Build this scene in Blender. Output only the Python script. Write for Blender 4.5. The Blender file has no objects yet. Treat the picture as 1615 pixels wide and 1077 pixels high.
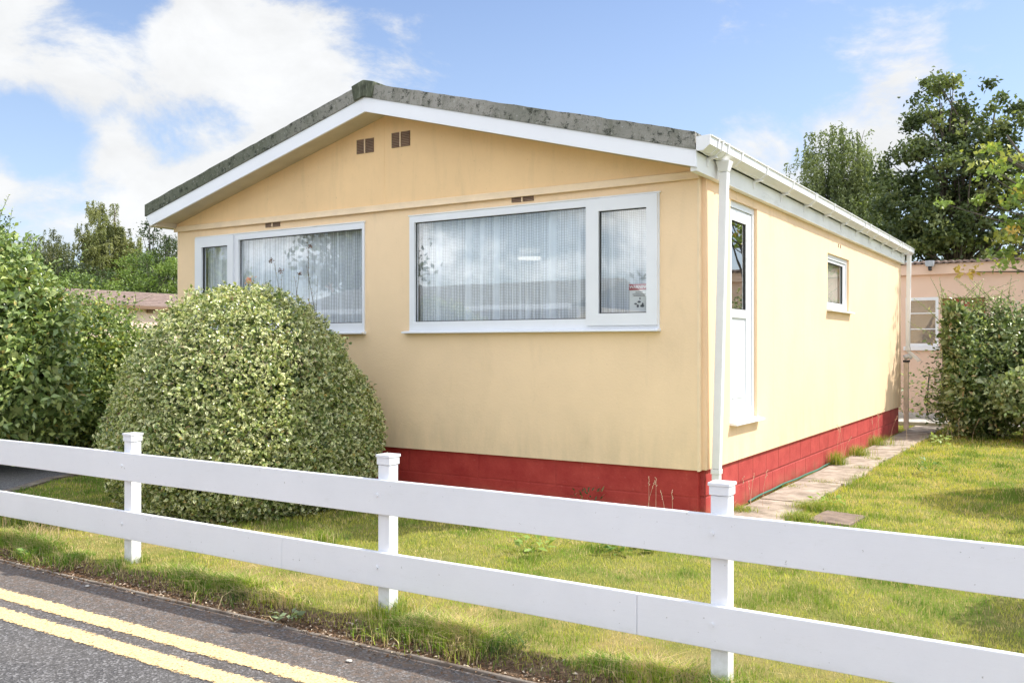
import bpy, bmesh, math, random
import numpy as np
from mathutils import Vector, Matrix
R = math.radians
rng = np.random.default_rng(7)
random.seed(7)
scene = bpy.context.scene
COL = scene.collection

# ------------------------------------------------------------------ helpers
def link(o, parent=None):
    COL.objects.link(o)
    if parent is not None:
        o.parent = parent
    return o

def tag(o, label=None, cat=None, group=None, kind=None):
    if label: o['label'] = label
    if cat: o['category'] = cat
    if group: o['group'] = group
    if kind: o['kind'] = kind
    return o

def empty(name, loc, label, cat, group=None):
    o = bpy.data.objects.new(name, None)
    o.empty_display_size = 0.3
    o.location = loc
    link(o)
    return tag(o, label, cat, group)

def org(parent):
    """world origin of a (never rotated) parent chain"""
    v = Vector((0, 0, 0))
    while parent is not None:
        v += Vector(parent.location)
        parent = parent.parent
    return v

class MB:
    def __init__(s):
        s.v = []; s.f = []
    def add(s, vs, fs):
        n = len(s.v); s.v += [tuple(v) for v in vs]; s.f += [tuple(i + n for i in f) for f in fs]
        return s
    def box(s, x0, x1, y0, y1, z0, z1):
        return s.add([(x0,y0,z0),(x1,y0,z0),(x1,y1,z0),(x0,y1,z0),(x0,y0,z1),(x1,y0,z1),(x1,y1,z1),(x0,y1,z1)],
                     [(0,3,2,1),(4,5,6,7),(0,1,5,4),(1,2,6,5),(2,3,7,6),(3,0,4,7)])
    def prism(s, poly, axis, a, b):
        """poly: 2-D outline; axis 'y' -> (x,z) outline extruded a..b along y; 'x' -> (y,z); 'z' -> (x,y)"""
        n = len(poly)
        def P(p, t):
            return {'y': (p[0], t, p[1]), 'x': (t, p[0], p[1]), 'z': (p[0], p[1], t)}[axis]
        vs = [P(p, a) for p in poly] + [P(p, b) for p in poly]
        fs = [tuple(range(n)), tuple(range(2*n-1, n-1, -1))] + [(i, i+n, (i+1) % n + n, (i+1) % n) for i in range(n)]
        return s.add(vs, fs)
    def tube(s, pts, rad, sides=6, cap=True):
        pts = [Vector(p) for p in pts]
        if not hasattr(rad, '__len__'): rad = [rad]*len(pts)
        n0 = len(s.v); prev = None
        for i, p in enumerate(pts):
            d = (pts[min(i+1, len(pts)-1)] - pts[max(i-1, 0)]).normalized()
            a = d.cross(Vector((0, 0, 1)))
            if a.length < 1e-3: a = d.cross(Vector((0, 1, 0)))
            a.normalize()
            if prev is not None:
                a = (prev - d*prev.dot(d)).normalized()
            prev = a
            b = d.cross(a)
            for k in range(sides):
                t = 2*math.pi*k/sides
                s.v.append(tuple(p + (a*math.cos(t) + b*math.sin(t))*rad[i]))
        for i in range(len(pts)-1):
            for k in range(sides):
                k2 = (k+1) % sides
                s.f.append((n0+i*sides+k, n0+i*sides+k2, n0+(i+1)*sides+k2, n0+(i+1)*sides+k))
        if cap:
            s.f.append(tuple(n0+k for k in range(sides))[::-1])
            s.f.append(tuple(n0+(len(pts)-1)*sides+k for k in range(sides)))
        return s
    def build(s, name, mat, parent=None, bevel=0, smooth=False, fix=True):
        o0 = org(parent)
        me = bpy.data.meshes.new(name)
        me.from_pydata([(v[0]-o0.x, v[1]-o0.y, v[2]-o0.z) for v in s.v], [], s.f)
        if fix:
            bm = bmesh.new(); bm.from_mesh(me)
            bmesh.ops.recalc_face_normals(bm, faces=bm.faces); bm.to_mesh(me); bm.free()
        if smooth:
            for p in me.polygons: p.use_smooth = True
        if mat: me.materials.append(mat)
        o = bpy.data.objects.new(name, me)
        link(o, parent)
        if bevel:
            m = o.modifiers.new('bevel', 'BEVEL'); m.width = bevel; m.segments = 2; m.limit_method = 'ANGLE'
        return o

def holed_slab(u0, u1, z0, z1, holes, a, b, axis):
    """slab in the u-z plane between depth a (outer) and b, with rectangular openings; axis 'y' front wall, 'x' side wall"""
    us = sorted({u0, u1, *[h[0] for h in holes], *[h[1] for h in holes]})
    zs = sorted({z0, z1, *[h[2] for h in holes], *[h[3] for h in holes]})
    P = (lambda u, t, z: (u, t, z)) if axis == 'y' else (lambda u, t, z: (t, u, z))
    m = MB()
    for i in range(len(us)-1):
        for j in range(len(zs)-1):
            cu, cz = (us[i]+us[i+1])/2, (zs[j]+zs[j+1])/2
            if any(h[0] < cu < h[1] and h[2] < cz < h[3] for h in holes): continue
            for t in (a, b):
                m.add([P(us[i], t, zs[j]), P(us[i+1], t, zs[j]), P(us[i+1], t, zs[j+1]), P(us[i], t, zs[j+1])], [(0, 1, 2, 3)])
    for (h0, h1, k0, k1) in list(holes) + [(u0, u1, z0, z1)]:
        c = [(h0, k0), (h1, k0), (h1, k1), (h0, k1)]
        for q in range(4):
            p, r = c[q], c[(q+1) % 4]
            m.add([P(p[0], a, p[1]), P(r[0], a, r[1]), P(r[0], b, r[1]), P(p[0], b, p[1])], [(0, 1, 2, 3)])
    return m

# ---- numpy value noise
def _h(ix, iy, iz, s):
    n = (ix*374761393 + iy*668265263 + iz*2147483647 + s*1274126177) & 0xffffffff
    n = ((n ^ (n >> 13)) * 1274126177) & 0xffffffff
    n = (n ^ (n >> 16)) & 0xffff
    return n / 65535.0
def vnoise(p, scale=1.0, seed=0):
    p = np.asarray(p, float)*scale
    i = np.floor(p).astype(np.int64); f = p - i; f = f*f*(3-2*f)
    r = 0
    for dx in (0, 1):
        for dy in (0, 1):
            for dz in (0, 1):
                w = (f[..., 0] if dx else 1-f[..., 0])*(f[..., 1] if dy else 1-f[..., 1])*(f[..., 2] if dz else 1-f[..., 2])
                r = r + w*_h(i[..., 0]+dx, i[..., 1]+dy, i[..., 2]+dz, seed)
    return r
def fbm(p, scale=1.0, seed=0, o=3):
    return sum(vnoise(p, scale*2**k, seed+k)*0.5**k for k in range(o))/sum(0.5**k for k in range(o))
def unit(a): return a/np.maximum(np.linalg.norm(a, axis=-1, keepdims=True), 1e-9)
def rdir(n, r=None): return unit((r or rng).normal(size=(n, 3)))

def np_mesh(name, V, F, cols, mat, parent=None):
    """V (n,3), F (m,k) constant size faces, cols (n,3)"""
    o0 = org(parent)
    V = np.asarray(V, np.float32) - np.array([o0.x, o0.y, o0.z], np.float32)
    F = np.asarray(F, np.int32); k = F.shape[1]
    me = bpy.data.meshes.new(name)
    me.vertices.add(len(V)); me.vertices.foreach_set('co', V.ravel())
    me.loops.add(F.size); me.loops.foreach_set('vertex_index', F.ravel())
    me.polygons.add(len(F))
    me.polygons.foreach_set('loop_start', np.arange(0, F.size, k, dtype=np.int32))
    me.polygons.foreach_set('loop_total', np.full(len(F), k, np.int32))
    me.update(calc_edges=True)
    if cols is not None:
        at = me.color_attributes.new('Col', 'FLOAT_COLOR', 'POINT')
        c4 = np.ones((len(V), 4), np.float32); c4[:, :3] = cols
        at.data.foreach_set('color', c4.ravel())
    me.materials.append(mat)
    o = bpy.data.objects.new(name, me)
    return link(o, parent)

def leaf_arrays(P, D, N, L, W, C1, C2, five=False, fold=0.25, droop=0.15):
    n = len(P); D = unit(D); S = unit(np.cross(D, N)); N = unit(np.cross(S, D))
    L = np.broadcast_to(L, (n,))[:, None]; W = np.broadcast_to(W, (n,))[:, None]
    base = P; tip = P + D*L - N*L*droop
    l = P + D*L*0.48 + S*W*0.5 + N*W*fold; r = P + D*L*0.48 - S*W*0.5 + N*W*fold
    if five:
        mid = P + D*L*0.5
        V = np.stack([base, l, tip, r, mid], 1).reshape(-1, 3)
        b = np.arange(n)[:, None]*5
        F = np.stack([b+[0, 4, 1], b+[1, 4, 2], b+[2, 4, 3], b+[3, 4, 0]], 1).reshape(-1, 3)
        C = np.stack([C1, C2, C2, C2, C1], 1).reshape(-1, 3)
    else:
        V = np.stack([base, l, tip, r], 1).reshape(-1, 3)
        b = np.arange(n)[:, None]*4
        F = np.stack([b+[0, 2, 1], b+[0, 3, 2]], 1).reshape(-1, 3)
        C = np.stack([C1, C1, C2, C1], 1).reshape(-1, 3)
    return V, F, C
def join_arrays(parts):
    V = []; F = []; C = []; n = 0
    for v, f, c in parts:
        V.append(v); F.append(f+n); C.append(c); n += len(v)
    return np.concatenate(V), np.concatenate(F), np.concatenate(C)

# ------------------------------------------------------------------ materials
def mat(name):
    m = bpy.data.materials.new(name); m.use_nodes = True
    nt = m.node_tree; nt.nodes.clear()
    out = nt.nodes.new('ShaderNodeOutputMaterial')
    return m, nt, out
def N(nt, t, **kw):
    n = nt.nodes.new(t)
    for k, v in kw.items():
        if k in n.inputs: n.inputs[k].default_value = v
        else: setattr(n, k, v)
    return n
def lk(nt, a, b): nt.links.new(a, b)
def rgb(c): return (c[0], c[1], c[2], 1)
def mixc(nt, fac, a, b, blend='MIX'):
    n = nt.nodes.new('ShaderNodeMix'); n.data_type = 'RGBA'; n.blend_type = blend
    for s, v in ((n.inputs[0], fac), (n.inputs[6], a), (n.inputs[7], b)):
        if isinstance(v, bpy.types.NodeSocket): lk(nt, v, s)
        else: s.default_value = v if isinstance(v, (int, float)) else rgb(v)
    return n.outputs[2]
def ramp(nt, fac, lo, hi, a=0.0, b=1.0):
    n = nt.nodes.new('ShaderNodeMapRange')
    n.inputs[1].default_value = lo; n.inputs[2].default_value = hi
    n.inputs[3].default_value = a; n.inputs[4].default_value = b
    lk(nt, fac, n.inputs[0]); return n.outputs[0]
def math_(nt, op, a, b=None, c=None):
    n = nt.nodes.new('ShaderNodeMath'); n.operation = op
    for s, v in zip(n.inputs, (a, b, c)):
        if v is None: continue
        if isinstance(v, bpy.types.NodeSocket): lk(nt, v, s)
        else: s.default_value = v
    return n.outputs[0]
def coords(nt, world=True):
    if world:
        return nt.nodes.new('ShaderNodeNewGeometry').outputs['Position']
    return nt.nodes.new('ShaderNodeTexCoord').outputs['Object']
def noise(nt, vec, scale, detail=4, rough=0.55, sc=(1, 1, 1), dist=0.0):
    mp = N(nt, 'ShaderNodeMapping'); mp.inputs['Scale'].default_value = sc
    lk(nt, vec, mp.inputs[0])
    n = N(nt, 'ShaderNodeTexNoise'); n.inputs['Scale'].default_value = scale
    n.inputs['Detail'].default_value = detail; n.inputs['Roughness'].default_value = rough
    n.inputs['Distortion'].default_value = dist
    lk(nt, mp.outputs[0], n.inputs[0]); return n.outputs[0]
def bump(nt, h, strength, dist=0.01, normal=None):
    n = N(nt, 'ShaderNodeBump'); n.inputs['Strength'].default_value = strength; n.inputs['Distance'].default_value = dist
    lk(nt, h, n.inputs['Height'])
    if normal: lk(nt, normal, n.inputs['Normal'])
    return n.outputs[0]
def bsdf(nt, out, col, rough=0.6, spec=0.5, metal=0.0, nrm=None):
    p = N(nt, 'ShaderNodeBsdfPrincipled')
    for key, v in (('Base Color', col), ('Roughness', rough)):
        if isinstance(v, bpy.types.NodeSocket): lk(nt, v, p.inputs[key])
        else: p.inputs[key].default_value = rgb(v) if key == 'Base Color' else v
    p.inputs['Specular IOR Level'].default_value = spec; p.inputs['Metallic'].default_value = metal
    if nrm: lk(nt, nrm, p.inputs['Normal'])
    if out: lk(nt, p.outputs[0], out.inputs[0])
    return p
def simple(name, col, rough=0.6, var=0.12, scale=6, bstr=0.0, bscale=60, spec=0.5, dirt=None, dirt_amt=0.0, dscale=(1, 1, 1)):
    m, nt, out = mat(name); c = coords(nt)
    n1 = noise(nt, c, scale, 5)
    dark = [x*(1-var) for x in col]; light = [min(1, x*(1+var*0.6)) for x in col]
    cc = mixc(nt, ramp(nt, n1, .3, .7), dark, light)
    if dirt:
        d = noise(nt, c, 4.5, 8, .7, dscale)
        cc = mixc(nt, ramp(nt, d, .62-dirt_amt*.3, .85-dirt_amt*.3, 0, min(1, dirt_amt*2)), cc, dirt)
    nr = bump(nt, noise(nt, c, bscale, 4), bstr, .01) if bstr else None
    bsdf(nt, out, cc, rough, spec, nrm=nr)
    return m

def wall_mat(name, col, streak=(0.50, 0.38, 0.21), amt=.35, joints=False):
    m, nt, out = mat(name); c = coords(nt)
    big = noise(nt, c, 0.9, 5, .6)
    st = noise(nt, c, 1.1, 8, .75, (3, 3, 0.9), .6)
    fine = noise(nt, c, 42, 4, .7)
    pit = noise(nt, c, 30, 3, .6)
    cc = mixc(nt, ramp(nt, big, .3, .7), [x*.93 for x in col], [min(1, x*1.05) for x in col])
    cc = mixc(nt, ramp(nt, st, .55, .85, 0, amt), cc, streak)
    spk = noise(nt, c, 14, 6, .75)
    cc = mixc(nt, ramp(nt, spk, .66, .82, 0, .35), cc, [x*.62 for x in col])
    cc = mixc(nt, ramp(nt, pit, .70, .74, 0, .4), cc, [x*.55 for x in col])
    # grime collecting near the bottom edge of the cladding
    sep = N(nt, 'ShaderNodeSeparateXYZ'); lk(nt, c, sep.inputs[0])
    low = math_(nt, 'MULTIPLY', ramp(nt, sep.outputs[2], 1.0, .46, 0, 1), ramp(nt, noise(nt, c, 2.2, 7, .7, (3, 3, .8)), .4, .75, 0, .3))
    cc = mixc(nt, low, cc, (.36, .34, .2))
    if joints:
        fj = math_(nt, 'ABSOLUTE', math_(nt, 'SUBTRACT', math_(nt, 'FRACT', math_(nt, 'DIVIDE', math_(nt, 'ADD', sep.outputs[1], .35), 1.22)), .5))
        cc = mixc(nt, ramp(nt, fj, .493, .4985, 0, .35), cc, [x*.6 for x in col])
    run = math_(nt, 'MULTIPLY', ramp(nt, sep.outputs[2], 2.2, 3.05, 0, 1), ramp(nt, noise(nt, c, 1.7, 8, .75, (3, 3, .5), .5), .52, .78, 0, .22))
    cc = mixc(nt, run, cc, (.42, .34, .2))
    h = mixc(nt, .5, fine, noise(nt, c, 9, 3))
    bsdf(nt, out, cc, .75, .25, nrm=bump(nt, h, .38, .012))
    return m
M = {}
M['cream'] = wall_mat('cream textured wall paint', (.93, .70, .445), amt=.25)
M['cream_side'] = wall_mat('cream textured side wall paint', (.93, .68, .445), amt=.3, joints=True)
M['gable'] = wall_mat('gable paint', (.92, .645, .35), amt=.10)
M['trim_cream'] = simple('cream trim', (.90, .70, .46), .5, .08)
M['upvc'] = simple('white upvc', (.82, .84, .87), .3, .03, 3, spec=.5, dirt=(.5, .5, .45), dirt_amt=.08)
def board_mat():
    m, nt, out = mat('white gloss board'); c = coords(nt)
    sep = N(nt, 'ShaderNodeSeparateXYZ'); lk(nt, c, sep.inputs[0])
    cc = mixc(nt, ramp(nt, noise(nt, c, 1.6, 6, .65), .3, .7), (.76, .77, .80), (.82, .83, .86))
    cc = mixc(nt, ramp(nt, noise(nt, c, 7, 7, .75, (1, 1, 2.5)), .60, .80, 0, .35), cc, (.55, .56, .52))
    cc = mixc(nt, ramp(nt, noise(nt, c, 38, 3, .6), .715, .735, 0, .6), cc, (.22, .21, .18))            # specks and chips
    sc = noise(nt, c, 9, 4, .7, (1, 1, 9), 1.5)
    cc = mixc(nt, ramp(nt, math_(nt, 'ABSOLUTE', math_(nt, 'SUBTRACT', sc, .5)), .003, .0, 0, .3), cc, (.35, .34, .3))   # scuffs
    low = math_(nt, 'MULTIPLY', ramp(nt, sep.outputs[2], .22, .0, 0, 1), ramp(nt, noise(nt, c, 14, 6, .7), .35, .65, .1, .8))
    cc = mixc(nt, low, cc, (.33, .33, .22))
    bsdf(nt, out, cc, .4, .4, nrm=bump(nt, noise(nt, c, 5, 5, .6, (.6, .6, 9)), .06, .01)); return m
M['white_paint'] = board_mat()
M['gutter'] = simple('white gutter plastic', (.84, .84, .84), .3, .05, 3, dirt=(.4, .38, .32), dirt_amt=.1)
M['fascia_white'] = simple('white fascia board', (.86, .87, .9), .3, .03, 2)
M['soffit'] = simple('soffit board', (.62, .54, .40), .7, .12, 3, .1, 30)
M['soffit_grey'] = simple('eave board', (.84, .84, .82), .6, .1, 2, dirt=(.35, .33, .28), dirt_amt=.25, dscale=(1, .4, 3))
M['dark'] = simple('dark gap', (.02, .018, .015), .9)
M['interior'] = simple('interior wall', (.55, .55, .55), .9)
M['brown_vent'] = simple('brown vent plastic', (.2, .12, .075), .6, .2, 20)
M['brown_fin'] = simple('vent louvre', (.36, .25, .17), .6, .2, 20)
M['rubber'] = simple('rubber gasket', (.03, .03, .03), .6)
M['metal'] = simple('galvanised metal', (.5, .5, .5), .4, .1)

def plinth_mat(name, axis, z_joint=.215, per=.45, off=0.0, vis=1.0, ca=(.37, .032, .028), cb=(.50, .065, .05)):
    """painted blockwork: mortar grooves in bump and slightly in colour"""
    m, nt, out = mat(name); c = coords(nt)
    sep = N(nt, 'ShaderNodeSeparateXYZ'); lk(nt, c, sep.inputs[0])
    u = sep.outputs[axis]; z = sep.outputs[2]
    wob = math_(nt, 'MULTIPLY', math_(nt, 'SUBTRACT', noise(nt, c, 6, 3), .5), .012)
    row = math_(nt, 'GREATER_THAN', z, z_joint)
    us = math_(nt, 'ADD', math_(nt, 'ADD', u, math_(nt, 'MULTIPLY', row, per/2)), off)
    fu = math_(nt, 'ABSOLUTE', math_(nt, 'SUBTRACT', math_(nt, 'FRACT', math_(nt, 'DIVIDE', math_(nt, 'ADD', us, wob), per)), .5))
    gv = ramp(nt, fu, .5-.006/per, .5-.016/per, 1, 0)
    gz = ramp(nt, math_(nt, 'ABSOLUTE', math_(nt, 'SUBTRACT', math_(nt, 'ADD', z, wob), z_joint)), .005, .012, 1, 0)
    g = math_(nt, 'MAXIMUM', gv, gz)
    n1 = noise(nt, c, 5, 6, .65); n2 = noise(nt, c, 22, 6, .75)
    cc = mixc(nt, ramp(nt, n1, .3, .7), ca, cb)
    cc = mixc(nt, ramp(nt, n2, .62, .8, 0, .6), cc, (.58, .26, .19))
    cc = mixc(nt, math_(nt, 'MULTIPLY', g, .6*vis), cc, (.22, .03, .025))
    low = math_(nt, 'MULTIPLY', ramp(nt, z, .16, .0, 0, 1), ramp(nt, noise(nt, c, 4, 6, .7), .4, .7, 0, .8))
    cc = mixc(nt, low, cc, (.3, .17, .09))
    hh = math_(nt, 'SUBTRACT', math_(nt, 'MULTIPLY', noise(nt, c, 40, 5, .7), .35), math_(nt, 'MULTIPLY', g, vis))
    bsdf(nt, out, cc, .6, .3, nrm=bump(nt, hh, .8, .012))
    return m
M['plinth_front'] = plinth_mat('red painted render', 0, .215, .9, .1, .16)
M['plinth_side'] = plinth_mat('red painted blocks', 1, .215, .45, .12, .7, (.37, .042, .042), (.52, .085, .075))

def moss_mat():
    m, nt, out = mat('weathered mineral felt with moss'); c = coords(nt)
    sep = N(nt, 'ShaderNodeSeparateXYZ'); lk(nt, c, sep.inputs[0])
    st = noise(nt, c, 9, 8, .8, (1, 1, .5), .4); sp = noise(nt, c, 16, 8, .85); big = noise(nt, c, 1.3, 4, .6)
    left = ramp(nt, sep.outputs[0], -2.8, -6.0, 0, 1)
    cc = mixc(nt, ramp(nt, big, .35, .65), (.40, .38, .34), (.25, .25, .21))
    cc = mixc(nt, math_(nt, 'MULTIPLY', left, .8), cc, (.11, .125, .08))
    cc = mixc(nt, ramp(nt, st, .50, .60, 0, .4), cc, (.10, .11, .07))
    cc = mixc(nt, ramp(nt, sp, .535, .57, 0, .85), cc, (.035, .04, .03))
    cc = mixc(nt, ramp(nt, noise(nt, c, 34, 5, .75), .60, .64, 0, .6), cc, (.50, .50, .46))
    bsdf(nt, out, cc, .95, .1, nrm=bump(nt, sp, .8, .02))
    return m
M['moss'] = moss_mat()
M['ridge'] = simple('dark mossy ridge cap', (.085, .095, .06), .95, .5, 9, .6, 40, dirt=(.3, .32, .24), dirt_amt=.45, dscale=(3, 3, .5))
def glass_mat(name, r0=.19, tint=(.97, .99, 1.0)):
    m, nt, out = mat(name)
    # Schlick reflectance, the same from both sides of the pane
    ge = nt.nodes.new('ShaderNodeNewGeometry'); dt = N(nt, 'ShaderNodeVectorMath', operation='DOT_PRODUCT')
    lk(nt, ge.outputs['Normal'], dt.inputs[0]); lk(nt, ge.outputs['Incoming'], dt.inputs[1])
    k5 = math_(nt, 'POWER', math_(nt, 'SUBTRACT', 1.0, math_(nt, 'ABSOLUTE', dt.outputs['Value'])), 4.0)
    frs = math_(nt, 'ADD', math_(nt, 'MULTIPLY', k5, 1-r0), r0)
    c = coords(nt)
    nr = bump(nt, noise(nt, c, 1.2, 2), .03, .02)
    g = N(nt, 'ShaderNodeBsdfGlossy'); g.inputs['Roughness'].default_value = .01; lk(nt, nr, g.inputs['Normal'])
    t = N(nt, 'ShaderNodeBsdfTransparent'); t.inputs[0].default_value = rgb(tint)
    mx = N(nt, 'ShaderNodeMixShader')
    lk(nt, frs, mx.inputs[0]); lk(nt, t.outputs[0], mx.inputs[1]); lk(nt, g.outputs[0], mx.inputs[2])
    lk(nt, mx.outputs[0], out.inputs[0])
    return m
M['glass'] = glass_mat('window glass')
M['glass_door'] = glass_mat('door glass', .45)
def net_mat():
    m, nt, out = mat('white net curtain'); c = coords(nt, False)
    sep = N(nt, 'ShaderNodeSeparateXYZ'); lk(nt, c, sep.inputs[0])
    x, z = sep.outputs[0], sep.outputs[2]
    k = 2*math.pi/.034
    a = math_(nt, 'SINE', math_(nt, 'MULTIPLY', math_(nt, 'ADD', x, math_(nt, 'MULTIPLY', z, 1.1)), k))
    b = math_(nt, 'SINE', math_(nt, 'MULTIPLY', math_(nt, 'SUBTRACT', x, math_(nt, 'MULTIPLY', z, 1.1)), k))
    dots = ramp(nt, math_(nt, 'MULTIPLY', a, b), -.1, .35, .62, 1.0)
    hor = ramp(nt, noise(nt, c, 6.5, 3, .6, (1, .01, .015)), .48, .55, 0, 1)   # vertical runs where the pleats double up
    hor2 = ramp(nt, z, -.47, -.53, 0, 1)
    op = math_(nt, 'MAXIMUM', math_(nt, 'MAXIMUM', dots, math_(nt, 'MULTIPLY', hor, .95)), math_(nt, 'MULTIPLY', hor2, .9))
    d = N(nt, 'ShaderNodeBsdfDiffuse'); d.inputs[0].default_value = (.91, .96, 1, 1)
    tl = N(nt, 'ShaderNodeBsdfTranslucent'); tl.inputs[0].default_value = (.85, .88, .9, 1)
    m1 = N(nt, 'ShaderNodeMixShader'); m1.inputs[0].default_value = .05
    lk(nt, d.outputs[0], m1.inputs[1]); lk(nt, tl.outputs[0], m1.inputs[2])
    t = N(nt, 'ShaderNodeBsdfTransparent')
    m2 = N(nt, 'ShaderNodeMixShader'); lk(nt, op, m2.inputs[0]); lk(nt, t.outputs[0], m2.inputs[1]); lk(nt, m1.outputs[0], m2.inputs[2])
    lk(nt, m2.outputs[0], out.inputs[0])
    return m
M['net'] = net_mat()
def leaf_mat(name, rough=.45, trans=.3, spec=.4, tcol=1.25):
    m, nt, out = mat(name)
    at = N(nt, 'ShaderNodeAttribute'); at.attribute_name = 'Col'
    p = bsdf(nt, None, (.1, .1, .1), rough, spec); lk(nt, at.outputs[0], p.inputs['Base Color'])
    tr = N(nt, 'ShaderNodeBsdfTranslucent')
    lk(nt, mixc(nt, 1.0, at.outputs[0], (tcol*1.0, tcol*1.05, tcol*.5), 'MULTIPLY'), tr.inputs[0])
    mx = N(nt, 'ShaderNodeMixShader'); mx.inputs[0].default_value = trans
    lk(nt, p.outputs[0], mx.inputs[1]); lk(nt, tr.outputs[0], mx.inputs[2]); lk(nt, mx.outputs[0], out.inputs[0])
    return m
M['leaf'] = leaf_mat('leaves')
M['leaf_gloss'] = leaf_mat('glossy leaves', .3, .22, .6)
M['grass'] = leaf_mat('grass blades', .6, .35, .25)
M['litter'] = leaf_mat('dry litter', .9, .05, .1)
M['bark'] = simple('bark', (.10, .085, .065), .95, .35, 12, .8, 40)
M['twig'] = simple('twig', (.12, .085, .05), .9, .3, 20)
M['stem_green'] = simple('green stem', (.16, .2, .07), .8, .3, 20)
M['core'] = simple('dense inner foliage', (.035, .045, .02), .95, .5, 18, 1.0, 30)

def lawn_mat():
    m, nt, out = mat('mown lawn soil and thatch'); c = coords(nt)
    sep = N(nt, 'ShaderNodeSeparateXYZ'); lk(nt, c, sep.inputs[0])
    n1 = noise(nt, c, 1.1, 6, .65); n2 = noise(nt, c, 40, 5, .75)
    cc = mixc(nt, ramp(nt, n1, .35, .65), (.17, .20, .035), (.30, .27, .09))
    cc = mixc(nt, ramp(nt, n2, .45, .7, 0, .7), cc, (.10, .12, .03))
    band = math_(nt, 'MULTIPLY', ramp(nt, sep.outputs[1], -2.2, -2.8, 0, 1), ramp(nt, noise(nt, c, 1.6, 5, .6), .45, .6, .1, .6))
    cc = mixc(nt, band, cc, (.42, .31, .15))
    # bare soil at the road edge
    e = math_(nt, 'ADD', sep.outputs[1], math_(nt, 'MULTIPLY', math_(nt, 'SUBTRACT', noise(nt, c, 5, 4), .5), .3))
    soil = ramp(nt, e, -3.70, -3.64, 1, 0)
    sc = mixc(nt, ramp(nt, noise(nt, c, 35, 6, .75), .35, .65), (.06, .04, .025), (.28, .19, .12))
    cc = mixc(nt, soil, cc, sc)
    bsdf(nt, out, cc, .95, .1, nrm=bump(nt, n2, .9, .02))
    return m
M['lawn'] = lawn_mat()
M['far_ground'] = simple('distant grass', (.12, .15, .05), .95, .3, .3)
def asphalt_mat(name, edge=True, base=(.105, .10, .098)):
    m, nt, out = mat(name); c = coords(nt)
    sep = N(nt, 'ShaderNodeSeparateXYZ'); lk(nt, c, sep.inputs[0])
    vo = N(nt, 'ShaderNodeTexVoronoi'); vo.inputs['Scale'].default_value = 95; lk(nt, c, vo.inputs[0])
    s2 = N(nt, 'ShaderNodeSeparateColor'); lk(nt, vo.outputs['Color'], s2.inputs[0])
    n1 = noise(nt, c, 95, 5, .85); n2 = noise(nt, c, 1.5, 5, .6)
    cc = mixc(nt, ramp(nt, n1, .35, .65), [x*.25 for x in base], [x*1.7 for x in base])
    cc = mixc(nt, ramp(nt, s2.outputs[0], .72, .9, 0, .7), cc, (.32, .31, .31))
    cc = mixc(nt, ramp(nt, s2.outputs[1], .8, .95, 0, .7), cc, (.03, .03, .035))
    cc = mixc(nt, ramp(nt, n2, .35, .7, 0, .25), cc, (.19, .17, .15))
    cc = mixc(nt, ramp(nt, noise(nt, c, 3.2, 7, .75), .52, .68, 0, .5), cc, [x*.55 for x in base])
    if edge:
        e = ramp(nt, sep.outputs[1], -4.7, -3.9, 0, 1)
        br = math_(nt, 'MULTIPLY', e, ramp(nt, noise(nt, c, 22, 8, .85), .42, .62, .0, .8))
        cc = mixc(nt, br, cc, (.20, .12, .07))
    bsdf(nt, out, cc, .85, .3, nrm=bump(nt, math_(nt, 'ADD', n1, vo.outputs[0]), .8, .006))
    return m
M['asphalt'] = asphalt_mat('road asphalt')
M['drive'] = asphalt_mat('drive asphalt', False, (.15, .15, .155))
def line_mat():
    m, nt, out = mat('worn yellow road paint'); c = coords(nt, False)
    sep = N(nt, 'ShaderNodeSeparateXYZ'); lk(nt, c, sep.inputs[0])
    y = math_(nt, 'ABSOLUTE', sep.outputs[1])
    n1 = noise(nt, c, 38, 5, .8); n2 = noise(nt, c, 70, 5, .85)
    edge = math_(nt, 'ADD', y, math_(nt, 'MULTIPLY', math_(nt, 'SUBTRACT', n1, .5), .13))
    paint = ramp(nt, edge, .067, .062, 0, 1)
    cr = ramp(nt, noise(nt, c, 3.0, 7, .8), .30, .36, .25, 1)
    holes = math_(nt, 'MULTIPLY', ramp(nt, n2, .41, .44, 0, 1), cr)
    cc = mixc(nt, ramp(nt, noise(nt, c, 12, 6, .7), .3, .75), (.92, .64, .28), (.80, .58, .33))
    cc = mixc(nt, ramp(nt, n2, .42, .56, .45, 0), cc, (.35, .28, .18))
    p = bsdf(nt, None, (1, 1, 1), .7, .3, nrm=bump(nt, n2, .5, .004)); lk(nt, cc, p.inputs['Base Color'])
    t = N(nt, 'ShaderNodeBsdfTransparent'); mx = N(nt, 'ShaderNodeMixShader')
    lk(nt, math_(nt, 'MULTIPLY', paint, holes), mx.inputs[0]); lk(nt, t.outputs[0], mx.inputs[1]); lk(nt, p.outputs[0], mx.inputs[2])
    lk(nt, mx.outputs[0], out.inputs[0])
    return m
M['yline'] = line_mat()
M['concrete'] = simple('path concrete', (.42, .36, .295), .9, .3, 4, .7, 60, dirt=(.17, .14, .10), dirt_amt=.6)
M['concrete_pale'] = simple('pale concrete', (.5, .47, .42), .9, .2, 3, .3, 60)
M['slab_brown'] = simple('dirty brown slab', (.22, .165, .13), .95, .4, 9, .6, 50)
M['kerbcon'] = simple('buried kerb edging', (.26, .22, .18), .95, .35, 10, .6, 60, dirt=(.1, .07, .05), dirt_amt=.6)
M['pink'] = simple('pink render', (.80, .58, .45), .85, .06, 1.2, .1, 40)
M['pink_pale'] = simple('pale pink render', (.75, .58, .5), .85, .06, 1.2)
M['tile'] = simple('brown roof tile', (.27, .20, .17), .9, .25, 6, .3, 30)
M['hose'] = simple('green hose', (.05, .17, .12), .45, .15)
M['hose_dark'] = simple('dark hose', (.02, .025, .02), .5)
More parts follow.
